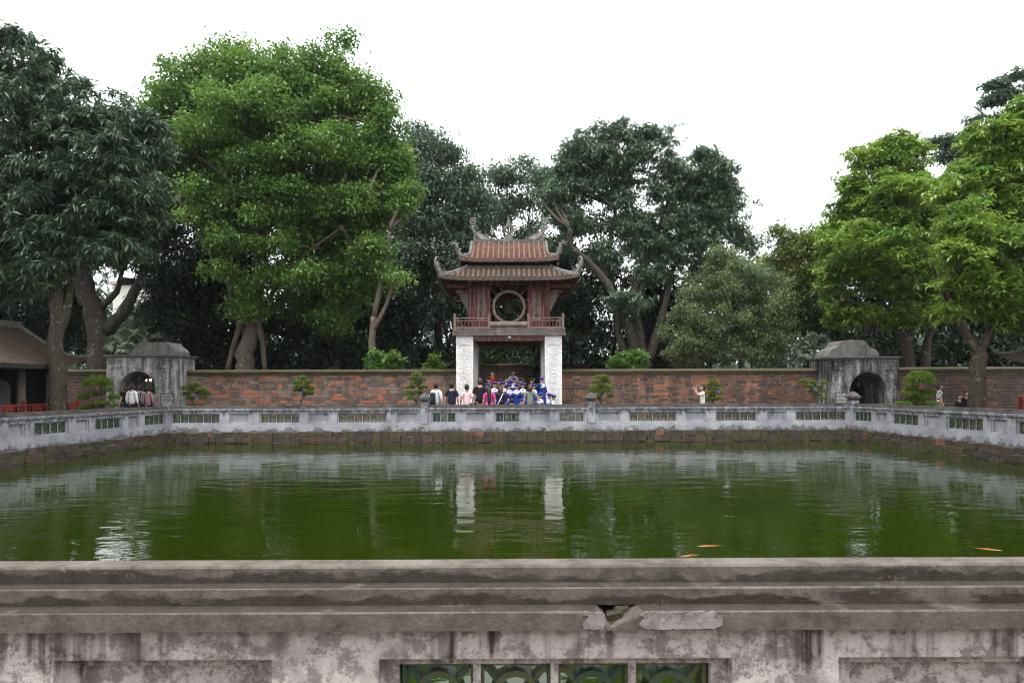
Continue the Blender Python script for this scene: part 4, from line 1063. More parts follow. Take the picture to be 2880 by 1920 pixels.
GROW = 1.24
def tree(name, label, y, trunks, lobes, leaf, bark, nb, br, nclump, nleaf, L, W, droop=.35, clump_r=.3, seed=1, depth=.8, flat=.65, whorl=True, spread=.5,
         limbs=14, group=None, shell=.55, cat='tree', fork=None, yo=0.0):
    """trunks: list of (pixel path [(px,py)...], r0, r1[, dy]) ; lobes: (px,py,rx,ry[,dy]) in photo pixels at depth y"""
    rng = np.random.default_rng(seed); rnd = random.Random(seed); s = y / FPX
    base = P(trunks[0][0][0][0], 1140, y); base.z = 0
    root = thing(name, label, cat, base, 0, group)
    lb = []
    for l in lobes:
        dy = l[4] if len(l) > 4 else 0
        q = P(l[0], l[1], y + dy); k = (y + dy) / FPX
        lb.append((np.array(q - base), np.array((l[2] * k, (l[2] + l[3]) / 2 * k * depth, l[3] * k)) * GROW))
    B, R_ = boughs(lb, nb, rng, br, shell)
    ends = []
    for ti, tk in enumerate(trunks):
        path, r0, r1 = tk[:3]; dy = tk[3] if len(tk) > 3 else 0
        pts = []
        for i, (px, py) in enumerate(path):
            q = P(px, py, y + (dy if ti == 0 else dy * i / max(1, len(path) - 1))) - base
            pts.append(q)
        if ti == 0: pts = [Vector((pts[0].x, pts[0].y, -.1))] + pts
        dense = []
        for i in range(len(pts) - 1):
            for k in range(4): dense.append(pts[i].lerp(pts[i + 1], k / 4) + Vector((rnd.uniform(-1, 1), rnd.uniform(-1, 1), 0)) * r0 * .10)
        dense.append(pts[-1]); n = len(dense) - 1
        m = MB(); m.tube(dense, [r0 + (r1 - r0) * (i / n) ** .8 + (r0 * .35 * max(0, 1 - i / 3) if ti == 0 else 0) for i in range(n + 1)], 10, rough=.09)
        m.build('trunk' if ti == 0 else 'limb', bark, root, True)
        ends += [dense[int(n * f)] for f in ((.8, 1.0) if ti == 0 else (.45, .75, 1.0))]
    lim = MB(); Bv = [Vector(b_) for b_ in B]
    rb = max(.05, trunks[0][2] * .55)
    for k in range(limbs):
        tgt = rnd.choice(Bv); src = min(ends, key=lambda e: (e - tgt).length * rnd.uniform(.8, 1.2))
        if tgt.z < src.z - 2: continue
        p_ = limb_path(src, tgt, rnd); lim.tube(p_, [rb * (1 - .8 * i / (len(p_) - 1)) for i in range(len(p_))], 6)
        mid = p_[len(p_) // 2]
        for b2 in sorted(Bv, key=lambda e: (e - tgt).length)[1:5]:
            p2 = limb_path(mid if rnd.random() < .5 else p_[-3], b2, rnd); lim.tube(p2, [rb * .38 * (1 - .8 * i / (len(p2) - 1)) for i in range(len(p2))], 5)
    if lim.f: lim.build('branches', bark, root, True, True)
    bt = rng.random(len(B))
    put('crown', leaves_mesh('crown', leaf, B, R_, nclump, nleaf, L, W, droop, clump_r, rng, bt, flat, whorl, spread), root, stuff=True)
    return root

# near left mango: dark, long drooping leaves
tree('mango_tree', 'tall dark mango tree with drooping leaves beside the tiled house', 23.6,
     [([(165, 1150), (162, 1060), (158, 960), (160, 880), (150, 780), (165, 680)], .33, .17, 0), ([(158, 960), (190, 860), (205, 760), (240, 640)], .17, .08, .5), ([(150, 800), (120, 720), (60, 620)], .15, .07, -.6)],
     [(60, 200, 120, 110), (-90, 260, 150, 150), (180, 300, 140, 110), (320, 370, 120, 90), (40, 380, 200, 150), (230, 450, 170, 120), (370, 500, 90, 110), (60, 560, 220, 130), (280, 620, 150, 90), (90, 690, 190, 70), (-110, 500, 150, 200), (-80, 720, 150, 100), (250, 720, 90, 40), (410, 330, 50, 60), (20, 820, 110, 60, 1.5), (60, 120, 55, 40), (120, 500, 260, 200, 2.2), (300, 500, 130, 150, 1.5), (400, 620, 60, 90, 1), (430, 400, 50, 80, .5), (380, 420, 70, 70), (50, 770, 140, 60, -.6), (200, 750, 120, 50, -.6), (310, 690, 110, 60, -.4), (-60, 840, 90, 60, .5)],
     MAT['leaf_mango'], MAT['bark_moss'], 420, .75, 21, 11, .30, .075, .45, .16, 11, 1.0, .6, True, .4, 16)
# forked dark tree behind the left gate
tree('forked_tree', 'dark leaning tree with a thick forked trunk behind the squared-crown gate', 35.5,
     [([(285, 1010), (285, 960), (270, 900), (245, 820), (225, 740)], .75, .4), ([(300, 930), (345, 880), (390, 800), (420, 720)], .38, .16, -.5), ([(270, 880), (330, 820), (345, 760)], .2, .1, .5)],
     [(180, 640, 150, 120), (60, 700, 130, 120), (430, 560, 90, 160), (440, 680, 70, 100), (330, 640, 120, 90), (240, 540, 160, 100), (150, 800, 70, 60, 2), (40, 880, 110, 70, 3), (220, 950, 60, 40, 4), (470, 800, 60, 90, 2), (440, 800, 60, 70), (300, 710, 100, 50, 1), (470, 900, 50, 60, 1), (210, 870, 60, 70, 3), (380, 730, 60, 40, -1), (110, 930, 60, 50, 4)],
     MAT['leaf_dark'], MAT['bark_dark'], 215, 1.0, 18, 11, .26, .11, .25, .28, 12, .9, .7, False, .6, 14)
# the big ficus
tree('ficus_tree', 'huge bright green ficus with a broad dome crown behind the mixed brick wall', 36.0,
     [([(690, 1060), (690, 1000), (705, 930), (722, 830), (735, 740), (745, 640), (765, 560)], .55, .26), ([(700, 970), (665, 880), (640, 800), (560, 660), (500, 560)], .17, .06, -1.0), ([(715, 900), (770, 820), (850, 720), (960, 640)], .15, .05, -1.5),
      ([(745, 640), (820, 590), (920, 560), (1040, 545)], .14, .05, -1.5), ([(740, 690), (700, 580), (640, 500), (560, 440)], .14, .05, -1.0), ([(757, 600), (800, 520), (850, 430), (880, 330)], .13, .05, -.5), ([(750, 620), (720, 500), (690, 400), (660, 280)], .13, .05, .5), ([(650, 585), (560, 555), (510, 580), (480, 620)], .09, .05, -2.5), ([(640, 1040), (660, 960), (680, 900)], .12, .14, -.4), ([(745, 1040), (738, 960), (722, 880)], .13, .13, -.3)],
     [(560, 230, 110, 85), (680, 205, 110, 75), (800, 215, 100, 75), (905, 190, 75, 60), (985, 270, 85, 80), (900, 300, 120, 90), (640, 320, 130, 90), (500, 330, 80, 110), (780, 310, 130, 90), (1050, 380, 80, 90), (470, 450, 60, 80), (1000, 460, 100, 80), (580, 430, 100, 70), (1095, 510, 60, 80), (1060, 590, 80, 70), (950, 600, 80, 50), (545, 610, 75, 50, -2), (640, 560, 80, 45, -2), (620, 680, 60, 60, -2), (1000, 680, 100, 70), (880, 680, 90, 60), (860, 590, 70, 40, -2), (1050, 770, 65, 75), (950, 790, 100, 75), (860, 860, 80, 60, 1), (930, 900, 80, 50), (700, 810, 45, 30, -1.5), (690, 870, 50, 28, -1.2), (770, 780, 45, 40, -1.5), (500, 130, 22, 18), (625, 125, 40, 16), (955, 125, 45, 18), (430, 290, 25, 20), (440, 330, 60, 70), (440, 440, 60, 80), (1110, 450, 60, 90), (1120, 560, 50, 70), (470, 250, 50, 50), (1050, 300, 60, 60), (760, 380, 280, 150, 3), (780, 560, 260, 120, 3.5), (620, 560, 130, 110, 2.5), (960, 520, 140, 140, 2), (480, 560, 60, 90, 1.5), (800, 260, 240, 90, 1.5), (900, 800, 160, 120, 2.5), (720, 300, 150, 80, -2.5), (880, 420, 140, 70, -2), (580, 380, 110, 70, -2), (960, 560, 110, 60, -2), (720, 460, 120, 50, -2.2), (560, 540, 70, 45, -2.2), (745, 600, 80, 45, -2.5), (690, 690, 70, 45, -2.5), (800, 690, 80, 55, -2), (840, 780, 80, 55, -2), (620, 760, 50, 40, -2), (770, 540, 90, 40, -2.5)],
     MAT['leaf_ficus'], MAT['bark_pale'], 1240, .78, 16, 12, .215, .125, .15, .25, 13, .95, .7, False, .6, 24, shell=.35)
# slim forked tree to the right of the ficus
tree('slim_tree', 'slim pale forked tree in front of the dark shade left of the pavilion', 34.0,
     [([(1048, 1050), (1046, 960), (1052, 890)], .24, .15), ([(1050, 930), (1085, 860), (1110, 790), (1120, 770)], .13, .06, -.5), ([(1052, 890), (1070, 800), (1090, 700), (1095, 650)], .14, .07, .3)],
     [(1090, 770, 50, 40), (1060, 700, 50, 40), (1115, 790, 25, 20), (1140, 560, 40, 60, 1)],
     MAT['leaf_ficus'], MAT['bark_pale'], 26, .6, 18, 12, .2, .1, .2, .22, 14, .9, .7, False, .6, 6)
# hazy trees behind the pavilion
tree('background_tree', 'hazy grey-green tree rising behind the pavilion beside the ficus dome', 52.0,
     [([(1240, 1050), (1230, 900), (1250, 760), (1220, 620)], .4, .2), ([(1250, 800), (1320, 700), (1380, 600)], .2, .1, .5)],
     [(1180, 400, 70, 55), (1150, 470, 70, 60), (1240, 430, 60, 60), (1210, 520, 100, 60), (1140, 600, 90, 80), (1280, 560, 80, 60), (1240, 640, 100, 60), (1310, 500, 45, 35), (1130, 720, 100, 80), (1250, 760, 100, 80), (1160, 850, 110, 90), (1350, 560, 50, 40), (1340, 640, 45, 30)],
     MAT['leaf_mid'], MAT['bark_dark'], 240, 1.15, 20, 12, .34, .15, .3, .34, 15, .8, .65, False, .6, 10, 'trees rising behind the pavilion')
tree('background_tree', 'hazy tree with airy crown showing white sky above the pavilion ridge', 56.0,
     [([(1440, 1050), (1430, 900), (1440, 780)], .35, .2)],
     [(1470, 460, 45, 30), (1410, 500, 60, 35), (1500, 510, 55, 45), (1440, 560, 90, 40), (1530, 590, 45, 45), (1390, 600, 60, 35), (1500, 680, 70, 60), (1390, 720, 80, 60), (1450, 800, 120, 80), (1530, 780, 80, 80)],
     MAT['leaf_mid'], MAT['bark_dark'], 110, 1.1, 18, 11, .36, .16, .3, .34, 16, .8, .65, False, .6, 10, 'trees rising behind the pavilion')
# mango right of the pavilion
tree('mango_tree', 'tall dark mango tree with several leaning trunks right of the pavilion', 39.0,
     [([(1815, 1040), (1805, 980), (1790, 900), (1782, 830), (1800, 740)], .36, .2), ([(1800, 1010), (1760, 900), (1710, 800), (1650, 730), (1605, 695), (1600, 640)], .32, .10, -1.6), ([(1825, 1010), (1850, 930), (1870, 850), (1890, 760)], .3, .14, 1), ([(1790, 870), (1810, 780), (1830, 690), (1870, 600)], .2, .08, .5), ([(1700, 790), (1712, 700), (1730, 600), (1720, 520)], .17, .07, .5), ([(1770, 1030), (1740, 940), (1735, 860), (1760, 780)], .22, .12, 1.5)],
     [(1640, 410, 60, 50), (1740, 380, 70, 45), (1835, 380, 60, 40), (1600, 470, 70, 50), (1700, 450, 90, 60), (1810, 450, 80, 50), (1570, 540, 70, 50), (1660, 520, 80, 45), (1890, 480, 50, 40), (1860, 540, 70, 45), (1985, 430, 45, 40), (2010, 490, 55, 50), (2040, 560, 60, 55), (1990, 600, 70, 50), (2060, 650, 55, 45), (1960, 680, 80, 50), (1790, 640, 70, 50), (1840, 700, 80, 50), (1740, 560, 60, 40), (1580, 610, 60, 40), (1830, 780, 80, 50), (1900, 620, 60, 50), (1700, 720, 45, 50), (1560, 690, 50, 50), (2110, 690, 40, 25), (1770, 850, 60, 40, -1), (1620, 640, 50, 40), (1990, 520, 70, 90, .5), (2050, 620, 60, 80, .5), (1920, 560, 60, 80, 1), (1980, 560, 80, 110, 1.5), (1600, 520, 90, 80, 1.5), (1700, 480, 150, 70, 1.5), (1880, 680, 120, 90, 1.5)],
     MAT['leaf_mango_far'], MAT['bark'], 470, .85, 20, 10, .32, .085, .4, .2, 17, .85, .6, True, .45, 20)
# round olive tree
tree('round_tree', 'round grey-olive small-leaved tree standing just behind the orange brick wall', 36.5,
     [([(2085, 1050), (2080, 980), (2070, 900), (2060, 830)], .16, .08), ([(2085, 990), (2120, 920), (2140, 850)], .09, .05, .2), ([(2080, 990), (2030, 930), (1990, 880)], .09, .05, -.2)],
     [(2060, 790, 100, 75), (2000, 860, 105, 85), (2120, 860, 95, 90), (1960, 950, 85, 75), (2060, 940, 120, 90), (2150, 950, 65, 80), (2030, 740, 50, 40), (1930, 1000, 50, 35)],
     MAT['leaf_olive'], MAT['bark'], 300, .45, 21, 12, .15, .065, .1, .17, 18, .95, .75, False, .7, 8)
# yellowish tree further back on the right
tree('yellow_green_tree', 'yellowish green tree behind the rounded-crown gate', 43.0,
     [([(2270, 1050), (2265, 950), (2255, 860)], .25, .14)],
     [(2250, 730, 60, 50), (2310, 690, 55, 50), (2220, 790, 70, 55), (2300, 800, 70, 70), (2195, 655, 40, 14), (2240, 690, 40, 25), (2340, 650, 30, 25), (2240, 880, 80, 60), (2330, 900, 60, 60), (2180, 740, 40, 30)],
     MAT['leaf_yellow'], MAT['bark_dark'], 170, .8, 20, 12, .24, .11, .2, .28, 19, .9, .7, False, .6, 8)
# bright trees on the right
LT = dict(whorl=True, spread=.38)
tree('light_green_tree', 'fresh light green broad tree overhanging the rounded-crown gate', 33.5,
     [([(2560, 1050), (2545, 960), (2510, 900), (2470, 840)], .34, .2), ([(2540, 960), (2580, 880), (2620, 780), (2640, 700)], .24, .1, .5), ([(2510, 900), (2440, 870), (2380, 840)], .14, .06, -1), ([(2520, 910), (2530, 800), (2540, 680)], .2, .09, .3), ([(2600, 1040), (2610, 950), (2660, 850)], .25, .12, 1.5)],
     [(2520, 410, 60, 35), (2440, 450, 60, 50), (2560, 470, 80, 60), (2400, 530, 50, 50), (2470, 560, 90, 70), (2370, 600, 45, 40), (2580, 580, 90, 80), (2410, 670, 90, 70), (2520, 690, 100, 80), (2360, 760, 70, 60), (2460, 790, 90, 60), (2340, 840, 50, 50), (2420, 880, 70, 40), (2600, 720, 80, 70), (2640, 560, 60, 70), (2560, 820, 80, 40), (2350, 690, 40, 40), (2640, 800, 60, 60), (2500, 620, 160, 160, 2), (2600, 700, 120, 140, 2), (2540, 560, 110, 80, -1.5), (2450, 700, 120, 80, -1.5), (2560, 750, 110, 60, -1.5), (2370, 890, 60, 40), (2480, 890, 90, 40), (2600, 880, 80, 45, -.5)],
     MAT['leaf_light'], MAT['bark_dark'], 700, .66, 15, 10, .27, .095, .3, .17, 20, .9, .8, limbs=16, **LT)
tree('light_green_tree', 'fresh light green tree with a Y-forked mossy trunk by the pond walk', 24.5,
     [([(2745, 1150), (2748, 1080), (2752, 1010), (2755, 975)], .30, .24), ([(2750, 990), (2710, 930), (2680, 870), (2665, 800), (2680, 700)], .17, .08, -.5), ([(2757, 985), (2790, 920), (2815, 850), (2840, 760)], .17, .08, .3), ([(2800, 900), (2860, 840), (2900, 760)], .10, .05, .3), ([(2680, 870), (2640, 800), (2620, 740)], .08, .04, -.5)],
     [(2810, 400, 80, 60), (2890, 330, 80, 60), (2950, 420, 100, 120), (2760, 480, 80, 60), (2850, 500, 90, 70), (2700, 560, 60, 60), (2790, 590, 90, 60), (2880, 620, 90, 70), (2690, 660, 60, 50), (2770, 700, 90, 60), (2870, 740, 100, 60), (2690, 760, 60, 50), (2960, 640, 100, 100), (2790, 810, 80, 45), (2880, 850, 80, 45), (2700, 850, 50, 35), (2960, 830, 90, 80), (2790, 890, 40, 25), (2840, 920, 60, 25), (2840, 600, 150, 220, 1.6), (2760, 620, 100, 70, -1.2), (2700, 720, 80, 60, -1.2), (2850, 690, 100, 70, -1.2), (2720, 800, 80, 50, -1.2), (2830, 800, 90, 50, -1.2), (2660, 880, 50, 30, -.5), (2880, 900, 70, 30, -.5)],
     MAT['leaf_light'], MAT['bark_moss'], 600, .54, 15, 10, .23, .082, .3, .14, 21, .9, .8, limbs=14, **LT)
tree('sparse_tree', 'tall thin-crowned tree standing behind the light green trees', 46.0,
     [([(2860, 1050), (2850, 800), (2860, 500), (2850, 300)], .35, .1), ([(2855, 420), (2800, 350), (2740, 300)], .1, .04, -.5), ([(2855, 360), (2820, 270), (2800, 230)], .08, .03, .2)],
     [(2800, 235, 40, 28), (2860, 215, 35, 26), (2845, 270, 40, 25), (2790, 285, 40, 20), (2730, 295, 22, 12), (2740, 340, 22, 10), (2800, 330, 30, 12), (2720, 385, 25, 10), (2690, 430, 70, 35), (2770, 400, 50, 30), (2880, 330, 40, 40), (2640, 400, 40, 20)],
     MAT['leaf_mid'], MAT['bark'], 95, .7, 15, 9, .34, .1, .35, .22, 22, .9, .5, True, .45, 12)
# dark understorey behind the walls
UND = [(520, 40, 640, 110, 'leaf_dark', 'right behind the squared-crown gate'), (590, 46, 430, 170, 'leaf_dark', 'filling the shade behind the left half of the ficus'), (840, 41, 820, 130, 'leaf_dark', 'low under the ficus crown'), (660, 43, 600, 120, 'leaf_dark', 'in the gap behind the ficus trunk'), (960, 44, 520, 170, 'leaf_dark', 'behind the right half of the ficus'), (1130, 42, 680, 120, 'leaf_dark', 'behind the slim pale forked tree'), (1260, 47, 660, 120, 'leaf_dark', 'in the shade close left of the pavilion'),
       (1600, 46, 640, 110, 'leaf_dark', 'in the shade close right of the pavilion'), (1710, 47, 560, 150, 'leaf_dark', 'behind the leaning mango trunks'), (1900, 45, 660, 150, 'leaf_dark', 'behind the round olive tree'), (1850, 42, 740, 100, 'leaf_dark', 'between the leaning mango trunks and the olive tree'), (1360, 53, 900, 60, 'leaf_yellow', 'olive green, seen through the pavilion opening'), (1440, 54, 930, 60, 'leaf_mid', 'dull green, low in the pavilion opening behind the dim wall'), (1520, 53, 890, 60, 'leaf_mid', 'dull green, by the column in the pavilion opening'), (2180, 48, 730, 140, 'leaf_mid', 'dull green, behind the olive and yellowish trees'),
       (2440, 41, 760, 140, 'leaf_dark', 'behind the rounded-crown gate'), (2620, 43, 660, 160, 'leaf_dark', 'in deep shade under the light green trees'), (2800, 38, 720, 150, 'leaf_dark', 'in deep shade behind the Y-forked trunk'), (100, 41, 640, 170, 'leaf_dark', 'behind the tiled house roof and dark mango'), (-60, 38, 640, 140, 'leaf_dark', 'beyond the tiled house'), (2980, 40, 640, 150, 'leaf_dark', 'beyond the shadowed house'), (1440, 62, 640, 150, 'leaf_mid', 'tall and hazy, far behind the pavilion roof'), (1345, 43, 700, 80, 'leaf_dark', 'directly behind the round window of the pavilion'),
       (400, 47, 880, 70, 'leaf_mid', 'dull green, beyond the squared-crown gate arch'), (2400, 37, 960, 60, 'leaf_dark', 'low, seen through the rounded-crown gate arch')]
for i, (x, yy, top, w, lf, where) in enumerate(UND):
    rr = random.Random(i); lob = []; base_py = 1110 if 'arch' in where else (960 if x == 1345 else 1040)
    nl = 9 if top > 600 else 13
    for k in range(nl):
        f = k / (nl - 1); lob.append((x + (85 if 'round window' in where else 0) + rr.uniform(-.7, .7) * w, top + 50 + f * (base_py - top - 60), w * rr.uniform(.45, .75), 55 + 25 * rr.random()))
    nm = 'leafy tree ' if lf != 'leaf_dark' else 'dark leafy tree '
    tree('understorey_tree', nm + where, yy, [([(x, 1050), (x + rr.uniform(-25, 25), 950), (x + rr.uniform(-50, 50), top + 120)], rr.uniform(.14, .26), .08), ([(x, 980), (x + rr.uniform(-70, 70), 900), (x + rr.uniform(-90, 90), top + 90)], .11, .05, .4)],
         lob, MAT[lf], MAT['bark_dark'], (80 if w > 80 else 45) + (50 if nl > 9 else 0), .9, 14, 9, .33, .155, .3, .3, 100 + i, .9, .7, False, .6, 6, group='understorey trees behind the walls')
# far belt of woods closing the view
rng = np.random.default_rng(5); n = 270
B = np.stack([rng.uniform(-75, 75, n), rng.uniform(72, 84, n), rng.uniform(1, 1, n)], 1)
B[:, 2] = rng.random(n) * (12.0 + 2.5 * np.sin(B[:, 0] * .21) + 1.5 * np.sin(B[:, 0] * .53))
n2_ = 230; B2 = np.stack([rng.uniform(-62, 62, n2_), rng.uniform(57, 63, n2_), rng.random(n2_) * 5.5], 1); B = np.concatenate([B, B2]); n += n2_
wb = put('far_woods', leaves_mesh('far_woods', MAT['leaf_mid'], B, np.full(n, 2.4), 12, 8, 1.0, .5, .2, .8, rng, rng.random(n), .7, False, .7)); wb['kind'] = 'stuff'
wb['label'] = 'far hazy belt of woods closing the view behind all the trees'

# bushes just above the wall
def bush(label, px, py, rx, ry, y, leaf, n=26, L=.2, W=.075, name='bush'):
    tree(name, label, y, [([(px, 1050), (px + 5, 1030)], .06, .03), ([(px, 1045), (px - 25, 1015)], .03, .015), ([(px, 1045), (px + 25, 1015)], .03, .015)], [(px, py, rx, ry), (px - rx * .5, py + 12, rx * .5, ry * .7), (px + rx * .5, py + 12, rx * .5, ry * .7), (px, py + 40, rx * .8, 30)], leaf, MAT['bark_dark'], n, .28, 10, 9, L, W, .1, .1, int(px), 1.0, .8, True, .5, 4, cat='bush')
bush('bright leafy bush peeping over the mixed brick wall left of the pavilion', 1082, 1012, 55, 28, 32.4, MAT['leaf_ficus'], 44)
bush('bright leafy bush peeping over the orange brick wall right of the pavilion', 1770, 1010, 55, 26, 32.4, MAT['leaf_ficus'], 44)
bush('small round bush in the shade next to the pavilion column', 1222, 1022, 26, 20, 33.0, MAT['leaf_bonsai'], 20)

# fan palms behind the left gate and right gate
def frond_mesh(seed):
    r = random.Random(seed); m = MB(); n = 17
    for k in range(n):
        a = -1.45 + 2.9 * k / (n - 1); ln = .62 * (1 - .12 * abs(a)); dr = .16 * abs(a) + r.uniform(0, .06)
        d = Vector((math.sin(a), math.cos(a), 0)); sd = Vector((math.cos(a), -math.sin(a), 0)) * .05
        m.add([Vector((0, 0, 0)), d * ln * .55 + sd + Vector((0, 0, .02)), d * ln * .95 + Vector((0, 0, -.12 - dr)), d * ln * .55 - sd + Vector((0, 0, .02))], [(0, 1, 2, 3)])
    m.tube([(0, 0, 0), (0, -.35, -.02), (0, -.75, -.16)], [.012, .014, .02], 5)
    me = m.mesh('frond', MAT['leaf_palm'], fix=False)
    at = me.attributes.new('tint', 'FLOAT', 'FACE'); at.data.foreach_set('value', np.array([r.uniform(.2, .9) for _ in me.polygons], dtype=np.float32))
    return me
FR_ = [frond_mesh(i) for i in range(4)]
def palm(label, px, py, y, scale=1.0, n=22, seed=0):
    q = P(px, py, y); r = random.Random(seed)
    root = thing('fan_palm', label, 'palm tree', (q.x, q.y, 0), 0, 'fan palms beyond the gates')
    m = MB(); m.tube([(0, 0, -.1), (.03, 0, q.z * .5), (0, 0, q.z)], [.16, .13, .12], 9); m.build('trunk', MAT['bark'], root, True)
    for k in range(n):
        az = k * 2.4 + r.uniform(-.2, .2); el = math.radians(80 - 105 * k / n + r.uniform(-8, 8))
        R = Matrix.Rotation(az, 4, 'Z') @ Matrix.Rotation(el, 4, 'X') @ Matrix.Translation((0, .75, 0.1))
        o = put('frond', r.choice(FR_), root); o.matrix_local = Matrix.Translation((0, 0, q.z)) @ Matrix.Scale(scale * r.uniform(.85, 1.1), 4) @ R
palm('grey-green fan palm rising behind the squared crown of the gate', 420, 955, 36.5, 1.15, 26, 1)
palm('shorter fan palm at the edge of the squared-crown gate roof', 365, 985, 35.0, 1.0, 20, 2)
palm('fan palm in the shade behind the orange wall next to the rounded-crown gate', 2290, 1005, 36.0, 1.0, 20, 3)

# pale building glimpsed through the gap on the left
q0, q1 = P(318, 1040, 62), P(412, 800, 62)
bd = thing('pale_building', 'pale building glimpsed through the gap between the trees', 'building', ((q0.x + q1.x) / 2, 62, 0))
hwid = (q1.x - q0.x) / 2
MB().box(-hwid, hwid, 0, 8, 0, q1.z).build('wall', cloth('cream_render', (.62, .6, .55)), bd)
MB().box(-hwid - .3, hwid + .3, -.3, 8.3, q1.z + .001, q1.z + .3).build('roof', cloth('pale_roof', (.4, .36, .33)), bd)
for i in range(3):
    for j in range(3):
        x = -hwid + 1.0 + i * (2 * hwid - 2) / 2; z = 1.2 + j * 3.1
        if z + 1.6 < q1.z:
            w = MB().extrude([rect(x - .55, x + .55, z, z + 1.6), rect(x - .45, x + .45, z + .1, z + 1.5)], -.06, .02, XZ).build('window', cloth('grey_frame', (.3, .3, .3)), bd)
            MB().box(x - .45, x + .45, -.03, -.01, z + .1, z + 1.5).build('pane', cloth('dark_pane', (.05, .06, .07), .2), w)

# ------------------------------------------------------------------ clipped shrubs and bonsai
def pads_plant(name, label, base, pads, trunk_pts, leaf, pot=None, lsize=.055, dens=1.0, seed=0, tagc=None, cat='shrub', group=None):
    """pads: (dx, dy, z, rx, rz)"""
    rng = np.random.default_rng(seed); rnd = random.Random(seed)
    root = thing(name, label, cat, base, 0, group)
    m = MB()
    for pts, r0, r1 in trunk_pts:
        pts = [Vector(p) for p in pts]; dn = []
        for i in range(len(pts) - 1):
            for k in range(3): dn.append(pts[i].lerp(pts[i + 1], k / 3) + Vector((rnd.uniform(-1, 1), rnd.uniform(-1, 1), 0)) * r0 * .3)
        dn.append(pts[-1]); n_ = len(dn) - 1
        m.tube(dn, [r0 + (r1 - r0) * i / n_ for i in range(n_ + 1)], 7, rough=.1)
    for dx, dy, z, rx, rz in pads:
        a = min((p for pts, _, _ in trunk_pts for p in pts), key=lambda p: (Vector(p) - Vector((dx, dy, z - rz))).length)
        m.tube(limb_path(a, (dx, dy, z), rnd, .1, 4), [.022, .02, .016, .012, .008], 5)
    m.build('trunk', MAT['bark'], root, True)
    for dx, dy, z, rx, rz in pads:
        n = int(260 * dens * (rx / .3) ** 2) + 60
        d = rng.normal(size=(n, 3)); d /= np.linalg.norm(d, axis=1, keepdims=True); d[:, 2] = np.where(d[:, 2] < -.25, -d[:, 2], d[:, 2])
        f = (.55 + .5 * rng.random(n) ** .6)[:, None] * (1 + .12 * np.sin(d[:, :1] * 9 + z * 31) * np.cos(d[:, 1:2] * 8))
        B = np.array([dx, dy, z - rz * .3]) + d * f * np.array([rx, rx * .85, rz * 1.15])
        me = leaves_mesh('foliage_pad', leaf, B, np.full(n, lsize * .8), 1, 8, lsize, lsize * .5, -.5, lsize * .45, rng, rng.random(n), 1.0, True, .7)
        put('foliage_pad', me, root)
    if pot:
        w, h = pot; p = MB(); p.lathe([(w * .8, 0), (w, h * .85), (w * 1.08, h * .87), (w * 1.08, h), (w * .95, h), (w * .92, h * .85), (.01, h * .84)], 0, 0, 16); p.build('pot', MAT['stone'], root)
    if tagc:
        t_ = MB(); t_.box(tagc[0] - .035, tagc[0] + .035, -.38, -.36, tagc[1] - .045, tagc[1] + .045); t_.tube([(tagc[0], -.37, tagc[1] + .04), (tagc[0] * .6, -.15, tagc[1] + .12)], .004, 4); t_.build('blue_tag', cloth('blue_plastic', (.05, .12, .35), .4), root)
    return root
def px_plant(name, label, y, px, pads, tr, leaf, pot, lsize, dens, seed, tagp=None, cat='shrub', group=None, lift=0):
    b0 = P(px, 1140, y); b0.z = 0
    pd = []
    rr = random.Random(seed)
    for (x, yy, rx, rz) in pads:
        q = P(x, yy, y); k = y / FPX; pd.append((q.x - b0.x, rr.uniform(-.12, .12), q.z, rx * k * (.82 if rx < 30 else .95), rz * k * (.72 if rx < 30 else 1.0)))
    trn = [([(0, 0, pot[1] * .8 if pot else -.05)] + [tuple(P(x, yy, y) - b0) for x, yy in pts], r0, r1) for pts, r0, r1 in tr]
    tg = None
    if tagp: q = P(*tagp, y); tg = (q.x - b0.x, q.z)
    return pads_plant(name, label, b0, pd, trn, leaf, pot, lsize, dens, seed, tg, cat, group)
px_plant('tiered_shrub', 'cloud-pruned shrub with flat tiers beside the squared-crown gate', 24.0, 285,
         [(283, 1076, 37, 20), (308, 1097, 16, 8), (263, 1107, 24, 11), (318, 1117, 18, 9), (238, 1118, 17, 11), (288, 1134, 25, 10), (322, 1140, 15, 8), (235, 1150, 22, 8), (255, 1142, 14, 8)],
         [([(288, 1140), (284, 1110), (285, 1085)], .05, .03)], MAT['leaf_bonsai'], None, .045, 1.9, 31)
px_plant('tiered_shrub', 'cloud-pruned shrub with a domed top beside the rounded-crown gate', 24.4, 2582,
         [(2583, 1066, 41, 25), (2560, 1092, 20, 9), (2555, 1105, 26, 13), (2608, 1104, 24, 12), (2594, 1116, 27, 11), (2562, 1124, 20, 10), (2537, 1136, 26, 9), (2604, 1135, 32, 10), (2625, 1103, 14, 9)],
         [([(2585, 1140), (2580, 1110), (2582, 1080)], .05, .03)], MAT['leaf_bonsai'], None, .045, 1.9, 32)
BG = 'bonsai in front of the brick walls'
def bons(label, px, pads, tr, y, seed, tagp=None): px_plant('bonsai', label, y, px, pads, tr, MAT['leaf_bonsai'], (.32, .28), .045, 1.1, seed, tagp, 'bonsai', BG)
bons('low spreading bonsai with a blue tag close to the squared-crown gate', 548, [(545, 1083, 20, 10), (525, 1092, 18, 9), (570, 1098, 18, 9), (520, 1108, 14, 7), (580, 1108, 16, 10), (555, 1100, 22, 9), (535, 1120, 14, 6), (572, 1120, 14, 7)], [([(540, 1125), (555, 1110), (545, 1090)], .045, .02)], 28.0, 41, (563, 1116))
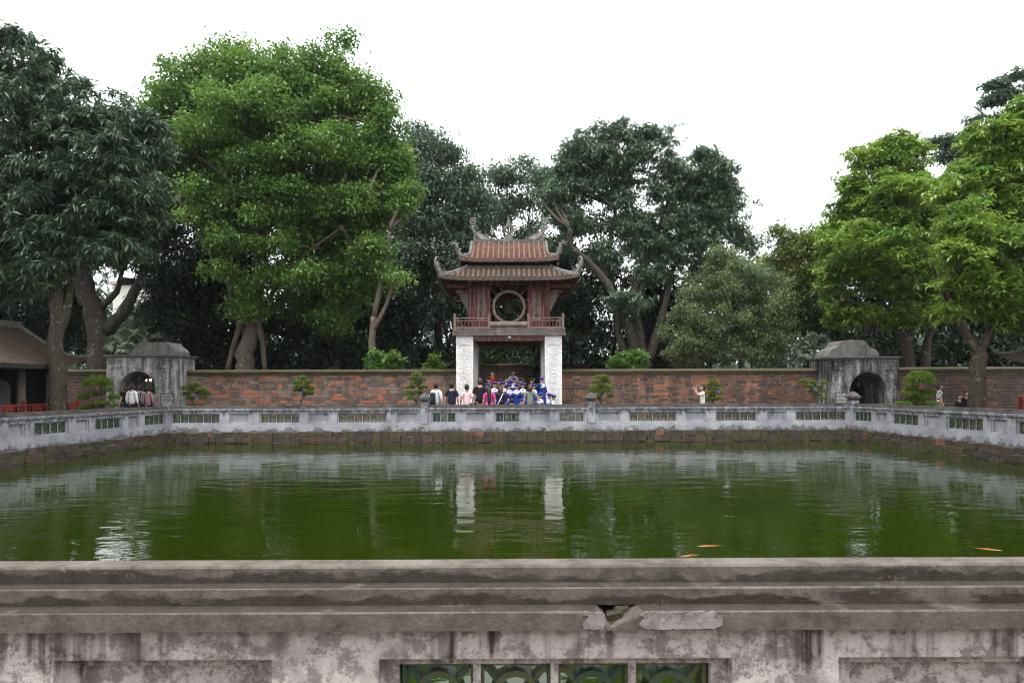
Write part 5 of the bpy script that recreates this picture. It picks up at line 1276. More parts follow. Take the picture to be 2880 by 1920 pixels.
bons('upright bonsai with a blue tag in the middle of the mixed brick wall', 850, [(850, 1063, 16, 8), (840, 1076, 14, 8), (866, 1074, 12, 8), (850, 1086, 26, 9), (836, 1098, 16, 8), (872, 1092, 14, 8), (862, 1108, 20, 8), (876, 1104, 10, 8)], [([(846, 1128), (856, 1112), (848, 1090), (851, 1070)], .045, .02)], 28.0, 42, (854, 1105))
bons('tall bonsai beside the capped parapet post and the man with a backpack', 1172, [(1175, 1054, 18, 8), (1160, 1066, 12, 7), (1190, 1068, 12, 7), (1170, 1078, 20, 8), (1155, 1090, 18, 8), (1192, 1090, 15, 8), (1150, 1108, 16, 9), (1176, 1104, 16, 8), (1158, 1120, 14, 7)], [([(1172, 1128), (1182, 1110), (1176, 1085), (1176, 1060)], .045, .02)], 27.2, 43)
bons('rounded dense bonsai between the pavilion column and the capped parapet post', 1695, [(1692, 1060, 22, 9), (1675, 1075, 14, 8), (1708, 1072, 16, 9), (1690, 1082, 16, 8), (1674, 1092, 18, 9), (1715, 1090, 16, 9), (1700, 1098, 16, 8), (1680, 1102, 14, 8), (1716, 1114, 10, 6), (1680, 1120, 10, 6)], [([(1692, 1130), (1690, 1110), (1692, 1085), (1693, 1065)], .05, .02)], 27.2, 44)
bons('loose bonsai with a blue tag next to the woman taking a photo', 2005, [(2006, 1075, 16, 7), (1990, 1084, 12, 7), (2022, 1085, 12, 7), (2005, 1094, 18, 7), (1994, 1105, 14, 7), (2024, 1106, 12, 7), (1990, 1124, 14, 7), (2018, 1122, 16, 7), (2000, 1114, 12, 6)], [([(2004, 1128), (2012, 1112), (2004, 1095), (2008, 1080)], .04, .018)], 28.0, 45, (2015, 1101))
bons('straggly bonsai with a blue tag at the end of the orange brick wall', 2288, [(2262, 1072, 16, 7), (2285, 1074, 14, 7), (2318, 1077, 10, 6), (2308, 1088, 12, 7), (2275, 1086, 14, 6), (2284, 1100, 12, 7), (2312, 1100, 14, 8), (2300, 1112, 12, 8), (2310, 1120, 10, 6)], [([(2285, 1128), (2290, 1108), (2280, 1088), (2270, 1075)], .035, .016), ([(2290, 1110), (2306, 1096), (2314, 1080)], .02, .012)], 28.0, 46, (2280, 1093))
# pale stone rim and trough at the foot of the left bonsai

# ------------------------------------------------------------------ people
_skin = {}
def skin_mesh(key, verts, edges, radii, sub=1):
    if key in _skin: return _skin[key]
    me = bpy.data.meshes.new('skel'); me.from_pydata(verts, edges, [])
    o = bpy.data.objects.new('skel', me); C.objects.link(o)
    md = o.modifiers.new('s', 'SKIN'); md.use_smooth_shade = True; md.branch_smoothing = .6
    sl = me.skin_vertices[0].data
    for i, r in enumerate(radii):
        sl[i].radius = r if hasattr(r, '__len__') else (r, r)
    sl[0].use_root = True
    sb = o.modifiers.new('u', 'SUBSURF'); sb.levels = sub; sb.render_levels = sub
    dg = bpy.context.evaluated_depsgraph_get()
    out = bpy.data.meshes.new_from_object(o.evaluated_get(dg))
    bpy.data.objects.remove(o); bpy.data.meshes.remove(me)
    _skin[key] = out
    return out

ARMS = {  # elbow, wrist for the +x arm; mirrored for the -x arm   (person 1 unit tall, facing -y)
    'down': ((.135, .015, .635), (.145, -.03, .49)),
    'hip': ((.20, .05, .645), (.115, -.03, .585)),
    'hold': ((.15, .01, .645), (.045, -.13, .65)),
    'phone': ((.14, -.12, .73), (.07, -.21, .87)),
    'mouth': ((.15, -.07, .66), (.045, -.115, .85)),
    'salute': ((.215, -.03, .84), (.085, -.06, .955)),
    'lap': ((.15, -.02, .63), (.07, -.17, .56)),
    'face': ((.135, -.09, .67), (.06, -.12, .86)),
}
def body_parts(armL, armR, legs):
    """joints of a 1 unit tall standing figure"""
    V = [(0, 0, .53), (0, 0, .60), (0, -.005, .715), (0, .0, .815), (0, -.005, .875)]
    E = [(0, 1), (1, 2), (2, 3), (3, 4)]
    R = [(.074, .058), (.072, .054), (.088, .062), (.042, .042), (.032, .034)]
    hands = []
    for s, a in ((1, armL), (-1, armR)):
        el, wr = ARMS[a]; i = len(V)
        el = (s * el[0], el[1], el[2]); wr = (s * wr[0], wr[1], wr[2])
        V += [(s * .098, .0, .79), el, wr]; E += [(3, i), (i, i + 1), (i + 1, i + 2)]; R += [(.036, .036), (.026, .026), (.018, .018)]
        hands.append((Vector(el), Vector(wr), s))
    for s in (1, -1):
        i = len(V)
        if legs == 'stand': pts = [(s * .05, 0, .47), (s * .054, -.008, .28), (s * .052, .012, .055), (s * .058, -.065, .022)]
        elif legs == 'sit': pts = [(s * .055, -.03, .50), (s * .07, -.26, .50), (s * .07, -.25, .29), (s * .07, -.32, .265)]
        else: pts = [(s * .06, -.02, .50), (s * .09, -.2, .62), (s * .08, -.02, .40), (s * .085, -.1, .375)]
        V += pts; E += [(0, i), (i, i + 1), (i + 1, i + 2), (i + 2, i + 3)]; R += [(.045, .05), (.036, .036), (.025, .027), (.022, .02)]
    return V, E, R, hands
def head_mb(m, hs=1.0, c=(0, -.012, .925)):
    """head with chin, nose, ears, eyes, mouth; material slots skin/eye/lip"""
    nu, nv = 18, 12; rings = []
    for i in range(1, nv):
        a = PI * i / nv - PI / 2; rr = []
        for k in range(nu):
            b = 2 * PI * k / nu; x, y, z = math.cos(a) * math.cos(b), math.cos(a) * math.sin(b), math.sin(a)
            w = 1 - .28 * max(0, -z) ** 1.3
            x2, y2, z2 = x * .050 * w, y * .060 * (1 - .12 * max(0, -z)), z * .072
            if y < -.75 and -.45 < z < .12: y2 -= .012 * (1 - abs(x) * 3) if abs(x) < .33 else 0
            rr.append(Vector((c[0] + x2 * hs, c[1] + y2 * hs, c[2] + z2 * hs)))
        rings.append(rr)
    m.mi = 0; m.loft(rings)
    for s in (-1, 1):
        m.mi = 0; m.sphere((c[0] + s * .05 * hs, c[1] + .006 * hs, c[2] - .004 * hs), (.008 * hs, .014 * hs, .019 * hs), 7, 5)
        m.mi = 1; m.sphere((c[0] + s * .019 * hs, c[1] - .0515 * hs, c[2] + .004 * hs), (.0075 * hs, .004 * hs, .0045 * hs), 7, 5)
        m.box(c[0] + s * .019 * hs - .011 * hs, c[0] + s * .019 * hs + .011 * hs, c[1] - .058 * hs, c[1] - .05 * hs, c[2] + .0155 * hs, c[2] + .019 * hs)
    m.mi = 2; m.sphere((c[0], c[1] - .051 * hs, c[2] - .034 * hs), (.014 * hs, .005 * hs, .005 * hs), 8, 5)
    m.mi = 0; m.tube([(c[0], c[1] - .052 * hs, c[2] + .004 * hs), (c[0], c[1] - .064 * hs, c[2] - .012 * hs), (c[0], c[1] - .058 * hs, c[2] - .018 * hs)], [.004 * hs, .0075 * hs, .007 * hs], 6)
def hand_mb(m, el, wr, s, sc_=1.0):
    d = (wr - el).normalized(); sd = d.cross(Vector((0, 1, .2))).normalized(); nr = sd.cross(d)
    m.mi = 0
    m.tube([wr - d * .01, wr + d * .018, wr + d * .045], [.015, .02, .019], 7, .55)
    for k, ln in enumerate((.034, .042, .045, .040)):
        o = sd * (k - 1.5) * .0095; b = wr + d * .042 + o
        m.tube([b, b + d * ln * .55 + nr * .004, b + d * ln + nr * .014], [.0058, .0052, .004], 5)
    b = wr + d * .014 + sd * -.016; m.tube([b, b + d * .018 - sd * .014 + nr * .004, b + d * .036 - sd * .018 + nr * .010], [.0068, .006, .0045], 5)
_body = {}
def body_mesh(aL, aR, legs, hs):
    k = (aL, aR, legs, hs)
    if k in _body: return _body[k]
    V, E, R, hands = body_parts(aL, aR, legs)
    sk = skin_mesh(('body', aL, aR, legs), V, E, R, 1)
    m = MB(); m.add([v.co for v in sk.vertices], [tuple(p.vertices) for p in sk.polygons])
    head_mb(m, hs, (0, -.012, .925 + .06 * (hs - 1)))
    for h in hands: hand_mb(m, *h)
    me = m.mesh('body', [MAT['skin'], MAT['eye'], MAT['lip']], True, False); _body[k] = me
    return me
def shirt_mesh(aL, aR, sleeve):
    V, E, R, hands = body_parts(aL, aR, 'stand')
    V = [(0, 0, .455)] + list(V[1:4]); R = [(.094, .078), (.088, .072), (.100, .075), (.050, .050)]; E = [(0, 1), (1, 2), (2, 3)]
    for s, a in ((1, aL), (-1, aR)):
        el, wr = [Vector((s * q[0], q[1], q[2])) for q in ARMS[a]]; i = len(V); sh = Vector((s * .100, 0, .788))
        if sleeve == 'short': pts = [sh, sh.lerp(el, .8)]; rr = [(.045, .045), (.043, .043)]
        else: pts = [sh, el, el.lerp(wr, .93)]; rr = [(.045, .045), (.036, .036), (.027, .027)]
        V += [tuple(p) for p in pts]; R += rr; E += [(3, i)] + [(i + j, i + j + 1) for j in range(len(pts) - 1)]
    return skin_mesh(('shirt', aL, aR, sleeve), V, E, R, 1)
def trouser_mesh(legs):
    V, E, R, _ = body_parts('down', 'down', legs); n = len(V)
    ids = [0] + [i for i in range(n - 8, n) if (i - (n - 8)) % 4 < 3]
    mp = {o: i for i, o in enumerate(ids)}
    return skin_mesh(('trouser', legs), [V[i] for i in ids], [(mp[a], mp[b]) for a, b in E if a in mp and b in mp], [(.102, .082), (.076, .076), (.05, .05), (.04, .04), (.076, .076), (.05, .05), (.04, .04)], 1)
def shoes_mb(legs):
    V, E, R, _ = body_parts('down', 'down', legs); m = MB(); n = len(V)
    for a in (n - 6, n - 2): pass
    for base in (n - 8, n - 4):
        an, to = Vector(V[base + 2]), Vector(V[base + 3]); m.tube([an + Vector((0, .02, -.015)), an.lerp(to, .5) + Vector((0, 0, -.008)), to + Vector((0, -.02, 0))], [.026, .028, .02], 7, .8)
    return m
def hair_mb(kind, hs, legs='stand'):
    c = Vector((0, -.012, .925 + .06 * (hs - 1))); m = MB(); nu, nv = 18, 10
    rings = []
    for i in range(nv):
        a = PI / 2 * (1 - i / (nv - 1) * 1.62) if kind != 'cap' else PI / 2 * (1 - i / (nv - 1) * 1.35); rr = []
        for k in range(nu):
            b = 2 * PI * k / nu; x, y = math.cos(b), math.sin(b)
            aa = a
            if y < -.2: aa = max(a, .52 + .25 * (1 + y) if kind != 'cap' else .5)     # hairline above the brow
            elif abs(y) <= .2: aa = max(a, .05)
            q = 1.10 + .03 * math.sin(k * 2.3 + i)
            rr.append(c + Vector((math.cos(aa) * x * .0515 * q, math.cos(aa) * y * .062 * q, math.sin(aa) * .074 * 1.06)) * hs)
        rings.append(rr)
    m.loft(rings)
    if kind == 'long':
        m.tube([c + Vector((0, .045, .02)) * hs, c + Vector((0, .075, -.06)) * hs, c + Vector((0, .088, -.17)), c + Vector((0, .088, -.30)), c + Vector((0, .085, -.40))], [.04, .05, .05, .045, .022], 9, .6)
    if kind == 'bob':
        m.tube([c + Vector((0, .04, .03)) * hs, c + Vector((0, .05, -.04)) * hs, c + Vector((0, .05, -.095)) * hs], [.05, .058, .045], 10, .7)
    if kind == 'bun':
        m.sphere(c + Vector((.03, .07, .012)), (.03, .03, .03), 9, 7); m.tube([c + Vector((0, .05, -.01)), c + Vector((.01, .062, -.06))], [.03, .012], 7)
    if kind == 'tail':
        m.tube([c + Vector((0, .055, .02)), c + Vector((0, .09, -.02)), c + Vector((0, .085, -.12))], [.02, .024, .01], 8)
    return m
CACHE = {}
def cached(key, fn):
    if key not in CACHE: CACHE[key] = fn()
    return CACHE[key]
def objmat(o, mat):
    if len(o.material_slots) == 0: o.data.materials.append(mat)
    o.material_slots[0].link = 'OBJECT'; o.material_slots[0].material = mat
    return o
def person(label, px, top_py, y, H=None, floor=0.0, face=0.0, arms=('down', 'down'), legs='stand', top=('white', (.7, .7, .7)), sleeve='short', bottom=('dark', (.03, .03, .04)), hair='short', hairm='hair', hs=1.0, group=None, dress=False):
    q = P(px, top_py, y)
    lift = {'stand': 0, 'sit': -.25, 'crouch': -.355}[legs]
    full = .925 + .06 * (hs - 1) + .078 * hs
    if H is None: H = (q.z - floor) / (full + lift)
    root = thing('person', label, 'person', (q.x, y, floor + lift * H), face, group, H)
    bo = put('body', body_mesh(arms[0], arms[1], legs, hs), root)
    sm = cloth(*top); bm_ = cloth(*bottom)
    s = objmat(put('shirt', shirt_mesh(arms[0], arms[1], sleeve).copy(), root), sm)
    if dress:
        m = MB(); rings = []
        for z, rx, ry in ((.30, .13, .10), (.38, .122, .095), (.46, .115, .09), (.53, .1, .08), (.60, .088, .072)):
            rings.append([Vector((math.cos(a) * rx * (1 + .05 * math.cos(6 * a)), math.sin(a) * ry, z)) for a in np.linspace(0, 2 * PI, 25)[:-1]])
        m.loft(rings); put('skirt', m.mesh('skirt', sm, True), root)
    objmat(put('trousers', trouser_mesh(legs).copy(), root), bm_)
    put('shoes', cached(('shoes', legs), lambda: shoes_mb(legs).mesh('shoes', cloth('dark_shoe', (.03, .028, .026)), True)), root)
    h = put('hair', cached(('hair', hair, hs, hairm), lambda: hair_mb(hair, hs).mesh('hair', MAT[hairm], True)), root)
    return root, q, H
def strap(mb, pts, w): mb.tube(pts, w, 6, .4)

G = 'people watching at the parapet'
r1, q, H1 = person('man in a pale shirt with a black backpack beside the parapet post', 1226, 1074, 23.8, face=PI * .92, top=('pale_grey_shirt', (.56, .58, .62)), sleeve='long', bottom=('blue_jeans', (.06, .08, .13)), group=G)
bp = thing('backpack', 'black backpack worn by the man in the pale shirt', 'backpack', (q.x - .1, 23.8 - .19, .72 * H1 - .22), .1)
m = MB(); rings = [[Vector((math.cos(a) * rx * .9 if abs(math.cos(a)) < .7 else math.copysign(rx * .72, math.cos(a)), math.sin(a) * ry, z)) for a in np.linspace(0, 2 * PI, 17)[:-1]] for z, rx, ry in ((-.14, .10, .06), (-.1, .14, .10), (.05, .145, .11), (.2, .135, .095), (.28, .10, .06), (.3, .05, .03))]
m.loft(rings); m.build('bag', cloth('black_nylon', (.018, .02, .024)), bp, True)
m = MB(); m.tube([(-.08, .06, .26), (-.09, .14, .33), (-.1, .3, .28), (-.12, .33, .1), (-.1, .16, -.08)], .018, 6, .5); m.tube([(.08, .06, .26), (.09, .14, .33), (.1, .3, .28), (.12, .33, .1), (.1, .16, -.08)], .018, 6, .5); m.build('straps', cloth('black_nylon', 0), bp)
person('boy in a navy T-shirt with white sleeve edges leaning on the parapet', 1270, 1073, 23.5, face=PI, top=('navy_shirt', (.012, .018, .035)), group=G)
person('woman in a pale pink T-shirt with her black hair in a bun', 1313, 1079, 23.7, face=PI * 1.06, top=('pale_pink_shirt', (.66, .47, .49)), hair='bun', group=G)
person('tall man in a black T-shirt with brown cropped hair', 1350, 1062, 24.2, face=PI * 1.03, top=('black_shirt', (.014, .014, .016)), hairm='hairbrown', group=G)
person('woman with very long black hair in a bright pink dress', 1376, 1083, 23.6, face=PI, top=('bright_pink_dress', (.52, .06, .22)), sleeve='short', hair='long', group=G, dress=True, bottom=('pink_leggings', (.4, .05, .17)))
r6, q, H6 = person('woman in a black T-shirt with a white bag strap across her back', 1408, 1085, 23.7, face=PI, arms=('down', 'hip'), top=('black_shirt', 0), hair='bob', hairm='hairbrown', group=G)
m = MB(); m.tube([(-.075, -.04, .82), (-.05, .07, .80), (.0, .092, .70), (.06, .085, .58), (.095, .0, .52)], .011, 6, .6); m.build('bag_strap', cloth('white_strap', (.7, .7, .7)), r6)
m = MB()
for i in range(4): m.tube([(-.05 + .03 * i, .094, .63 + .01 * (i % 2)), (-.04 + .03 * i, .095, .655), (-.03 + .03 * i, .095, .635), (-.022 + .03 * i, .094, .645)], .0045, 5)
m.build('pink_print', cloth('pink_print', (.6, .08, .3)), r6)
person('woman in a grey-green T-shirt with brown hair and a hand on her hip', 1491, 1079, 23.7, face=PI, arms=('down', 'hip'), top=('grey_green_shirt', (.16, .19, .16)), hair='bob', hairm='hairbrown', group=G)
person('small dark-haired child whose head just shows above the parapet', 1440, 1119, 24.3, face=PI, hs=1.25, top=('dark_blue_shirt', (.03, .04, .09)), group=G)
# pavilion visitors
person('woman in a bright red jacket standing under the pavilion', 1383, 1043, 31.2, floor=.6, face=.6, arms=('down', 'mouth'), top=('bright_red_jacket', (.55, .012, .018)), sleeve='long', hair='bob')
person('man in a white short-sleeved shirt standing under the pavilion', 1443, 1041, 32.6, floor=.6, arms=('hold', 'hold'), top=('white_shirt', (.62, .62, .62)))
person('woman in dark clothes with long hair among the gowned children', 1424, 1063, 30.4, floor=.42, arms=('hold', 'hold'), top=('black_shirt', 0), sleeve='long', hair='bob', hairm='hairbrown')
# people at the arched gates
GG = 'people walking into the arched gate'
person('woman in a black top and jeans turning left at the arched gate', 350, 1081, 28.6, face=-PI * .55, top=('black_shirt', 0), bottom=('blue_jeans', 0), hair='bob', hairm='hairbrown', group=GG)
person('woman in a white long-sleeved blouse walking into the arched gate', 371, 1079, 28.2, face=PI * .97, top=('bright_white_blouse', (.78, .78, .8)), sleeve='long', hair='tail', group=GG)
r9, q, H9 = person('woman in a grey top with a black shoulder bag entering the arched gate', 394, 1083, 29.0, face=PI * 1.05, top=('soft_grey_shirt', (.33, .35, .35)), sleeve='long', group=GG)
sb = thing('shoulder_bag', 'black shoulder bag on the woman in grey at the arched gate', 'bag', (q.x - .02, 29.0 - .16, .78))
m = MB(); rings = [[Vector((math.cos(a) * rx, math.sin(a) * .06, z)) for a in np.linspace(0, 2 * PI, 13)[:-1]] for z, rx in ((-.2, .1), (-.15, .15), (.0, .15), (.1, .12), (.12, .08))]; m.loft(rings); m.build('bag', cloth('black_nylon', 0), sb, True)
m = MB(); m.tube([(-.08, 0, .1), (.0, .03, .3), (.12, .08, .5)], .012, 6); m.tube([(.08, 0, .1), (.1, .03, .3), (.12, .08, .5)], .012, 6); m.build('straps', cloth('black_nylon', 0), sb)
person('woman in a dusty pink hooded top entering the arched gate', 416, 1085, 28.8, face=PI, top=('dusty_pink_top', (.33, .2, .22)), sleeve='long', hair='tail', group=GG)
person('woman in a white T-shirt raising a phone to take a photo', 1976, 1083, 26.6, face=-PI * .5, arms=('phone', 'phone'), top=('white_shirt', 0), bottom=('grey_skirt', (.3, .28, .32)), hair='bun')
tq = P(1958, 1094, 26.6)
ph = thing('phone', 'phone held up by the woman in the white T-shirt', 'phone', tq)
m = MB(); m.box(-.006, .006, -.035, .035, -.07, .07); m.build('case', cloth('pale_phone_case', (.5, .5, .52), .4), ph); m = MB(); m.box(.0062, .008, -.03, .03, -.062, .062); m.build('screen', cloth('dark_phone_screen', (.02, .02, .025), .2), ph)
t = NT('black_white_check'); ch = t.n('ShaderNodeTexChecker', {'Vector': t.pos((1, 1, 1), 'object'), 'Scale': 20.0, 'Color1': (.62, .63, .66, 1), 'Color2': (.02, .022, .03, 1)}); _cl['checked_shirt'] = t.out(ch.outputs[0], .9)
person('woman in a black and white checked shirt beside the domed clipped shrub', 2642, 1079, 25.6, face=PI * .42, top=('checked_shirt', 0), bottom=('grey_skirt', 0), hair='bun')
for px, ty, lab in ((2698, 1107, 'person in dark clothes sitting bent forward behind the pond walk tree'), (2718, 1098, 'person in dark clothes sitting upright next to the mossy tree trunk')):
    person(lab, px, ty, 27.4, H=1.62, floor=0.0 + P(px, ty, 27.4).z - 1.62 * (1.003 - .25), face=.3, arms=('lap', 'lap'), legs='sit', top=('dark_clothes', (.012, .013, .017)), sleeve='long', group='people sitting in the shade')
bn = P(2708, 1150, 27.5)
bench = thing('stone_bench', 'low stone bench under the people sitting in the shade', 'bench', (bn.x, 27.62, 0))
m = MB(); m.box(-.75, .75, -.2, .25, .30, .40); m.build('seat', MAT['stone'], bench)
for s in (-.5, .5): m = MB(); m.box(s - .1, s + .1, -.15, .2, 0, .299); m.build('leg', MAT['stone'], bench)

# children in graduation gowns
def gown_mb(arms, seated):
    m = MB(); rings = []
    prof = [(.06, .20, .15), (.2, .175, .135), (.38, .15, .115), (.53, .135, .105), (.66, .125, .095), (.75, .125, .085), (.80, .10, .07), (.835, .05, .05)]
    if seated: prof = [(.44, .19, .17), (.5, .19, .17)] + prof[3:]
    for z, rx, ry in prof:
        fold = .07 * max(0, (.7 - z)) / .7
        rings.append([Vector((math.cos(a) * rx * (1 + fold * math.cos(9 * a)), math.sin(a) * ry * (1 + fold * math.cos(9 * a + 1)), z)) for a in np.linspace(0, 2 * PI, 37)[:-1]])
    m.loft(rings)
    for s, a in ((1, arms[0]), (-1, arms[1])):
        el, wr = [Vector((s * q_[0], q_[1], q_[2])) for q_ in ARMS[a]]; sh = Vector((s * .085, 0, .78))
        m.tube([sh, sh.lerp(el, .5), el, el.lerp(wr, .5), el.lerp(wr, .88)], [.055, .058, .06, .066, .07], 10)
    if seated:
        for s in (-1, 1): m.tube([(s * .07, -.05, .5), (s * .075, -.27, .5), (s * .075, -.27, .36)], [.09, .08, .085], 9)
    return m
def collar_mb():
    m = MB(); rings = []
    for z, rx, ry in ((.715, .142, .108), (.76, .135, .1), (.80, .108, .08), (.835, .062, .058), (.842, .05, .05)):
        rings.append([Vector((math.cos(a) * rx * (1 + (.06 if math.sin(a) < -.8 and z < .73 else 0)), math.sin(a) * ry, z - (.04 * max(0, -math.sin(a)) if z < .73 else 0))) for a in np.linspace(0, 2 * PI, 25)[:-1]])
    return m.loft(rings)
def bow_mb():
    m = MB()
    for s in (-1, 1): m.extrude([[(0, .0), (s * .045, .022), (s * .05, -.02)]], -.105, -.09, XZ)
    m.sphere((0, -.1, 0), (.012, .012, .014), 7, 5)
    m.v = [(x, y, z + .79) for x, y, z in m.v]; return m
def cap_parts(hs):
    c = Vector((0, -.012, .925 + .06 * (hs - 1)))
    band = MB(); band.lathe([(.058 * hs, .022 * hs), (.061 * hs, .03 * hs), (.059 * hs, .072 * hs), (.02, .074 * hs)], 0, 0, 16)
    band.v = [(x, y * 1.12 + c.y, z + c.z) for x, y, z in band.v]
    T = Matrix.Translation(c + Vector((0, 0, .078 * hs))) @ Matrix.Rotation(.16, 4, 'X') @ Matrix.Rotation(PI / 4, 4, 'Z')
    band.box(-.082 * hs, .082 * hs, -.082 * hs, .082 * hs, -.004, .005, T)
    ts = MB(); z0 = c.z + .086 * hs
    ts.tube([(0, c.y, z0), (.05 * hs, c.y - .04 * hs, z0 - .002), (.085 * hs, c.y - .06 * hs, z0 - .016), (.088 * hs, c.y - .062 * hs, z0 - .075 * hs)], [.004, .0035, .004, .009], 6)
    ts.sphere((0, c.y, z0), .008, 6, 5)
    return band, ts
GB = ('blue', (.009, .03, .18)); GK = ('black', (.014, .014, .018))
cloth('blue_gown', GB[1]); cloth('black_gown', GK[1]); cloth('white_collar', (.76, .77, .8)); cloth('gold_tassel', (.42, .27, .05)); cloth('royal_cap', (.011, .034, .20))
def child(label, px, cap_py, y, floor, col='blue', arms=('down', 'down'), face=0.0, seated=False, group='children in blue gowns'):
    hs = 1.3; q = P(px, cap_py, y); full = .925 + .06 * (hs - 1) + .095 * hs; lift = -.25 if seated else 0
    H = (q.z - floor) / (full + lift)
    root = thing('person', label, 'person', (q.x, y, floor + lift * H), face, group, H)
    legs = 'sit' if seated else 'stand'
    put('body', body_mesh(arms[0], arms[1], legs, hs), root)
    gm = cloth('blue_gown' if col == 'blue' else 'black_gown', 0)
    objmat(put('gown', cached(('gown', arms, seated), lambda: gown_mb(arms, seated).mesh('gown', gm, True)), root), gm)
    co = put('collar', cached('collar', lambda: collar_mb().mesh('collar', cloth('white_collar', 0), True)), root)
    if col == 'black': objmat(co, cloth('gold_trim', (.06, .045, .02)))
    put('bow', cached('bow', lambda: bow_mb().mesh('bow', cloth('blue_gown', 0), False)), co) if col == 'blue' else None
    put('shoes', cached(('shoes', legs), lambda: shoes_mb(legs).mesh('shoes', cloth('dark_shoe', (.03, .028, .026)), True)), root)
    put('hair', cached(('hair', 'cap', hs, 'hair'), lambda: hair_mb('cap', hs).mesh('hair', MAT['hair'], True)), root)
    def mk():
        a, b_ = cap_parts(hs); return a.mesh('cap', cloth('royal_cap', 0)), b_.mesh('tassel', cloth('gold_tassel', 0))
    a, b_ = cached('cap', mk)
    cp = objmat(put('cap', a, root), cloth('royal_cap' if col == 'blue' else 'black_gown', 0)); put('tassel', b_, cp)
    return root
child('child in a blue gown with a hand at the mouth beside the column', 1523, 1061, 28.9, .6, arms=('down', 'mouth'), group=None)
child('child in a blue gown saluting with one hand, below the man in white', 1446, 1061, 28.95, .6, arms=('down', 'salute'), group=None)
KB = 'children in black gowns'
child('child in a black gown and cap in front of the woman in red', 1375, 1060, 29.3, .6, 'black', group=KB)
child('child in a black gown left of the long-haired woman in dark clothes', 1404, 1065, 29.2, .6, 'black', group=KB)
child('child in a black gown right of the saluting child', 1464, 1063, 29.3, .6, 'black', group=KB)
child('child in a black cap with a gold tassel behind the woman in grey-green', 1495, 1063, 29.2, .6, 'black', group=KB)
child('child in a blue cap hidden behind the woman with very long hair', 1371, 1077, 28.0, .4)
child('child in a blue gown between the pink dress and the bag strap', 1390, 1073, 28.05, .4, face=.2)
child('child in a blue gown behind the woman with the white strap', 1415, 1073, 28.1, .4, arms=('hold', 'hold'))
child('child in a blue gown with hands clasped below the saluting child', 1433, 1079, 27.75, .38, arms=('hold', 'hold'), face=.25)
child('child in a blue gown in the middle of the front row', 1453, 1079, 27.75, .38, arms=('hold', 'down'))
child('child in a blue gown beside the grey-green T-shirt woman', 1470, 1075, 27.8, .4, arms=('down', 'hold'))
child('child in a blue cap behind the head of the woman in grey-green', 1501, 1079, 28.1, .4)
child('small child in a blue gown drinking beside the pink T-shirt woman', 1331, 1102, 26.4, 0.0, arms=('face', 'down'), face=.3)
child('small child in a blue gown looking down at the foot of the white column', 1520, 1104, 26.8, 0.0, arms=('hold', 'hold'), face=-.3)
child('small child in a blue gown, left of a pair near the column foot', 1545, 1106, 26.8, 0.0, face=.2)
child('small child in a tilted blue cap, right of a pair near the column foot', 1557, 1110, 26.6, 0.0, face=.5)
child('child in a blue gown sitting low on the step in the front row', 1466, 1122, 26.9, .2, arms=('face', 'face'), seated=True)

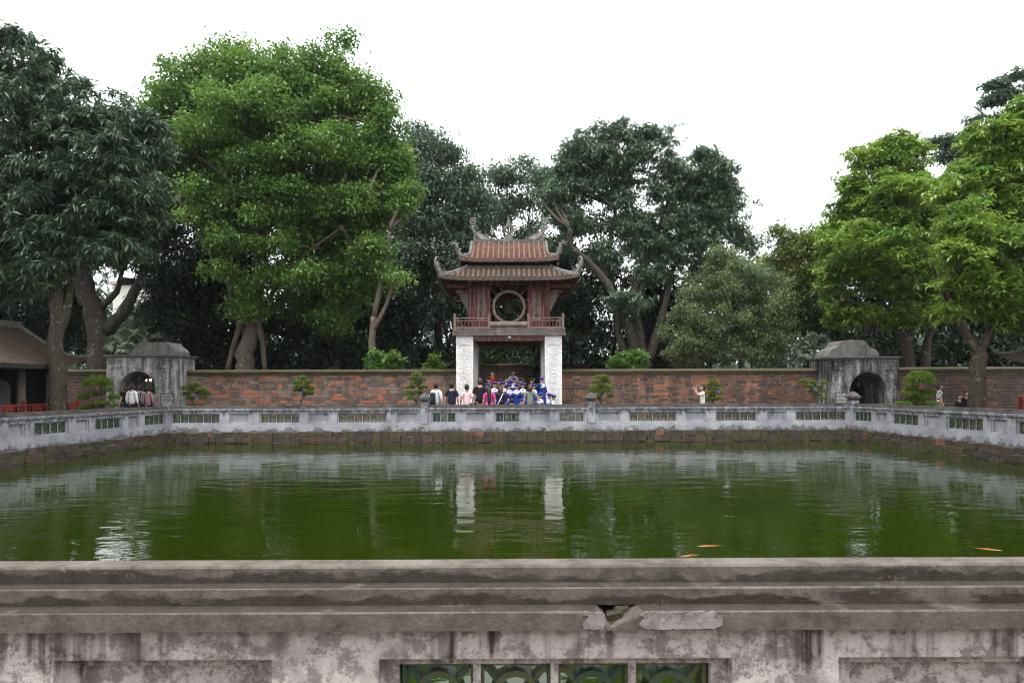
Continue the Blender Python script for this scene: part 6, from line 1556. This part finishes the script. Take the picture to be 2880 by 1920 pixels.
# ------------------------------------------------------------------ koi in the pond
koi_m = NT('orange_koi_skin'); n = koi_m.noise(koi_m.pos((1, 1, 1), 'object'), 6, 3); koi_mat = koi_m.out(koi_m.mix(koi_m.ramp(n, [(.5, 0), (.6, 1)]), (.30, .085, .01), (.26, .13, .04)), .3, spec=.5)
def koi(px, py, rz, L, label):
    k = (py + ROLL * (px - 1440) - HOR) / FPX; y = (EYE - WZ) / k; x = P(px, py, y).x
    root = thing('koi_fish', label, 'fish', (x, y, WZ - .005), rz, 'koi at the water surface')
    m = MB(); rings = []
    for t_, w, h in ((0, .02, .015), (.08, .07, .04), (.25, .105, .055), (.45, .10, .055), (.7, .06, .04), (.88, .025, .03), (.95, .02, .025)):
        rings.append([Vector((L * (t_ - .5), L * w * math.cos(a) * .85 + .02 * L * math.sin(t_ * 5), L * h * math.sin(a) * .6)) for a in np.linspace(0, 2 * PI, 13)[:-1]])
    m.loft(rings); m.build('body', koi_mat, root, True)
    m = MB(); m.extrude([[(L * .42, 0), (L * .62, .07 * L), (L * .55, 0.01), (L * .6, -.05 * L)]], -.004, .004, Matrix.Identity(4)); m.build('tail_fin', koi_mat, root)
    m = MB(); m.extrude([[(-L * .15, .0), (L * .2, .0), (L * .15, .01), (-L * .05, .018)]], -.006, .006, XZ); m.build('dorsal_fin', koi_mat, root)
koi(1998, 1534, .1, .32, 'orange koi gliding at the water surface in open water')
koi(1944, 1561, .4, .28, 'red-orange koi close below the stained parapet edge')
koi(2775, 1543, 2.6, .3, 'dull orange koi near the pond corner')

# ------------------------------------------------------------------ gate hall and trees behind the viewer (they shade the near parapet)
hall = thing('gate_hall', 'low tiled gate hall with wooden columns on the near side of the pond', 'building', (0, -7.0, 0))
m = MB(); m.box(-7, 7, -5.4, -5.0, 0, 4.2); m.build('back_wall', MAT['gate_plaster'], hall)
for x in (-6.6, -3.8, -1.4, 1.4, 3.8, 6.6):
    m = MB(); m.lathe([(.26, 0), (.26, .2), (.2, .22), (.19, 4.2)], x, 0, 14); m.build('column', MAT['housecol'], hall, True)
for y0, z0, y1, z1 in ((1.6, 3.7, -2.6, 6.4), (-6.8, 3.7, -2.6, 6.4)):
    m = MB(); m.add([(-8.2, y0, z0), (8.2, y0, z0), (7.4, y1, z1), (-7.4, y1, z1), (-8.2, y0, z0 - .2), (8.2, y0, z0 - .2), (7.4, y1, z1 - .2), (-7.4, y1, z1 - .2)], [(0, 1, 2, 3), (7, 6, 5, 4), (0, 4, 5, 1), (1, 5, 6, 2), (2, 6, 7, 3), (3, 7, 4, 0)]); m.build('roof_slope', MAT['tile_house'], hall)
m = MB(); m.box(-7.5, 7.5, -2.75, -2.45, 6.35, 6.75); m.build('ridge', MAT['gate_top'], hall)

# ------------------------------------------------------------------ humid air
hz = MB(); hz.box(-3020, 3020, -3020, 3020, -2.4, 27.0)
t = NT('humid_air'); v = t.n('ShaderNodeVolumePrincipled', {'Color': (0.86, 0.92, 1.0, 1), 'Density': 0.00016, 'Anisotropy': 0.2})
o = t.n('ShaderNodeOutputMaterial'); t.t.links.new(v.outputs[0], o.inputs['Volume'])
ho = hz.build('haze', t.mat); ho['kind'] = 'stuff'
sc.cycles.volume_bounces = 1
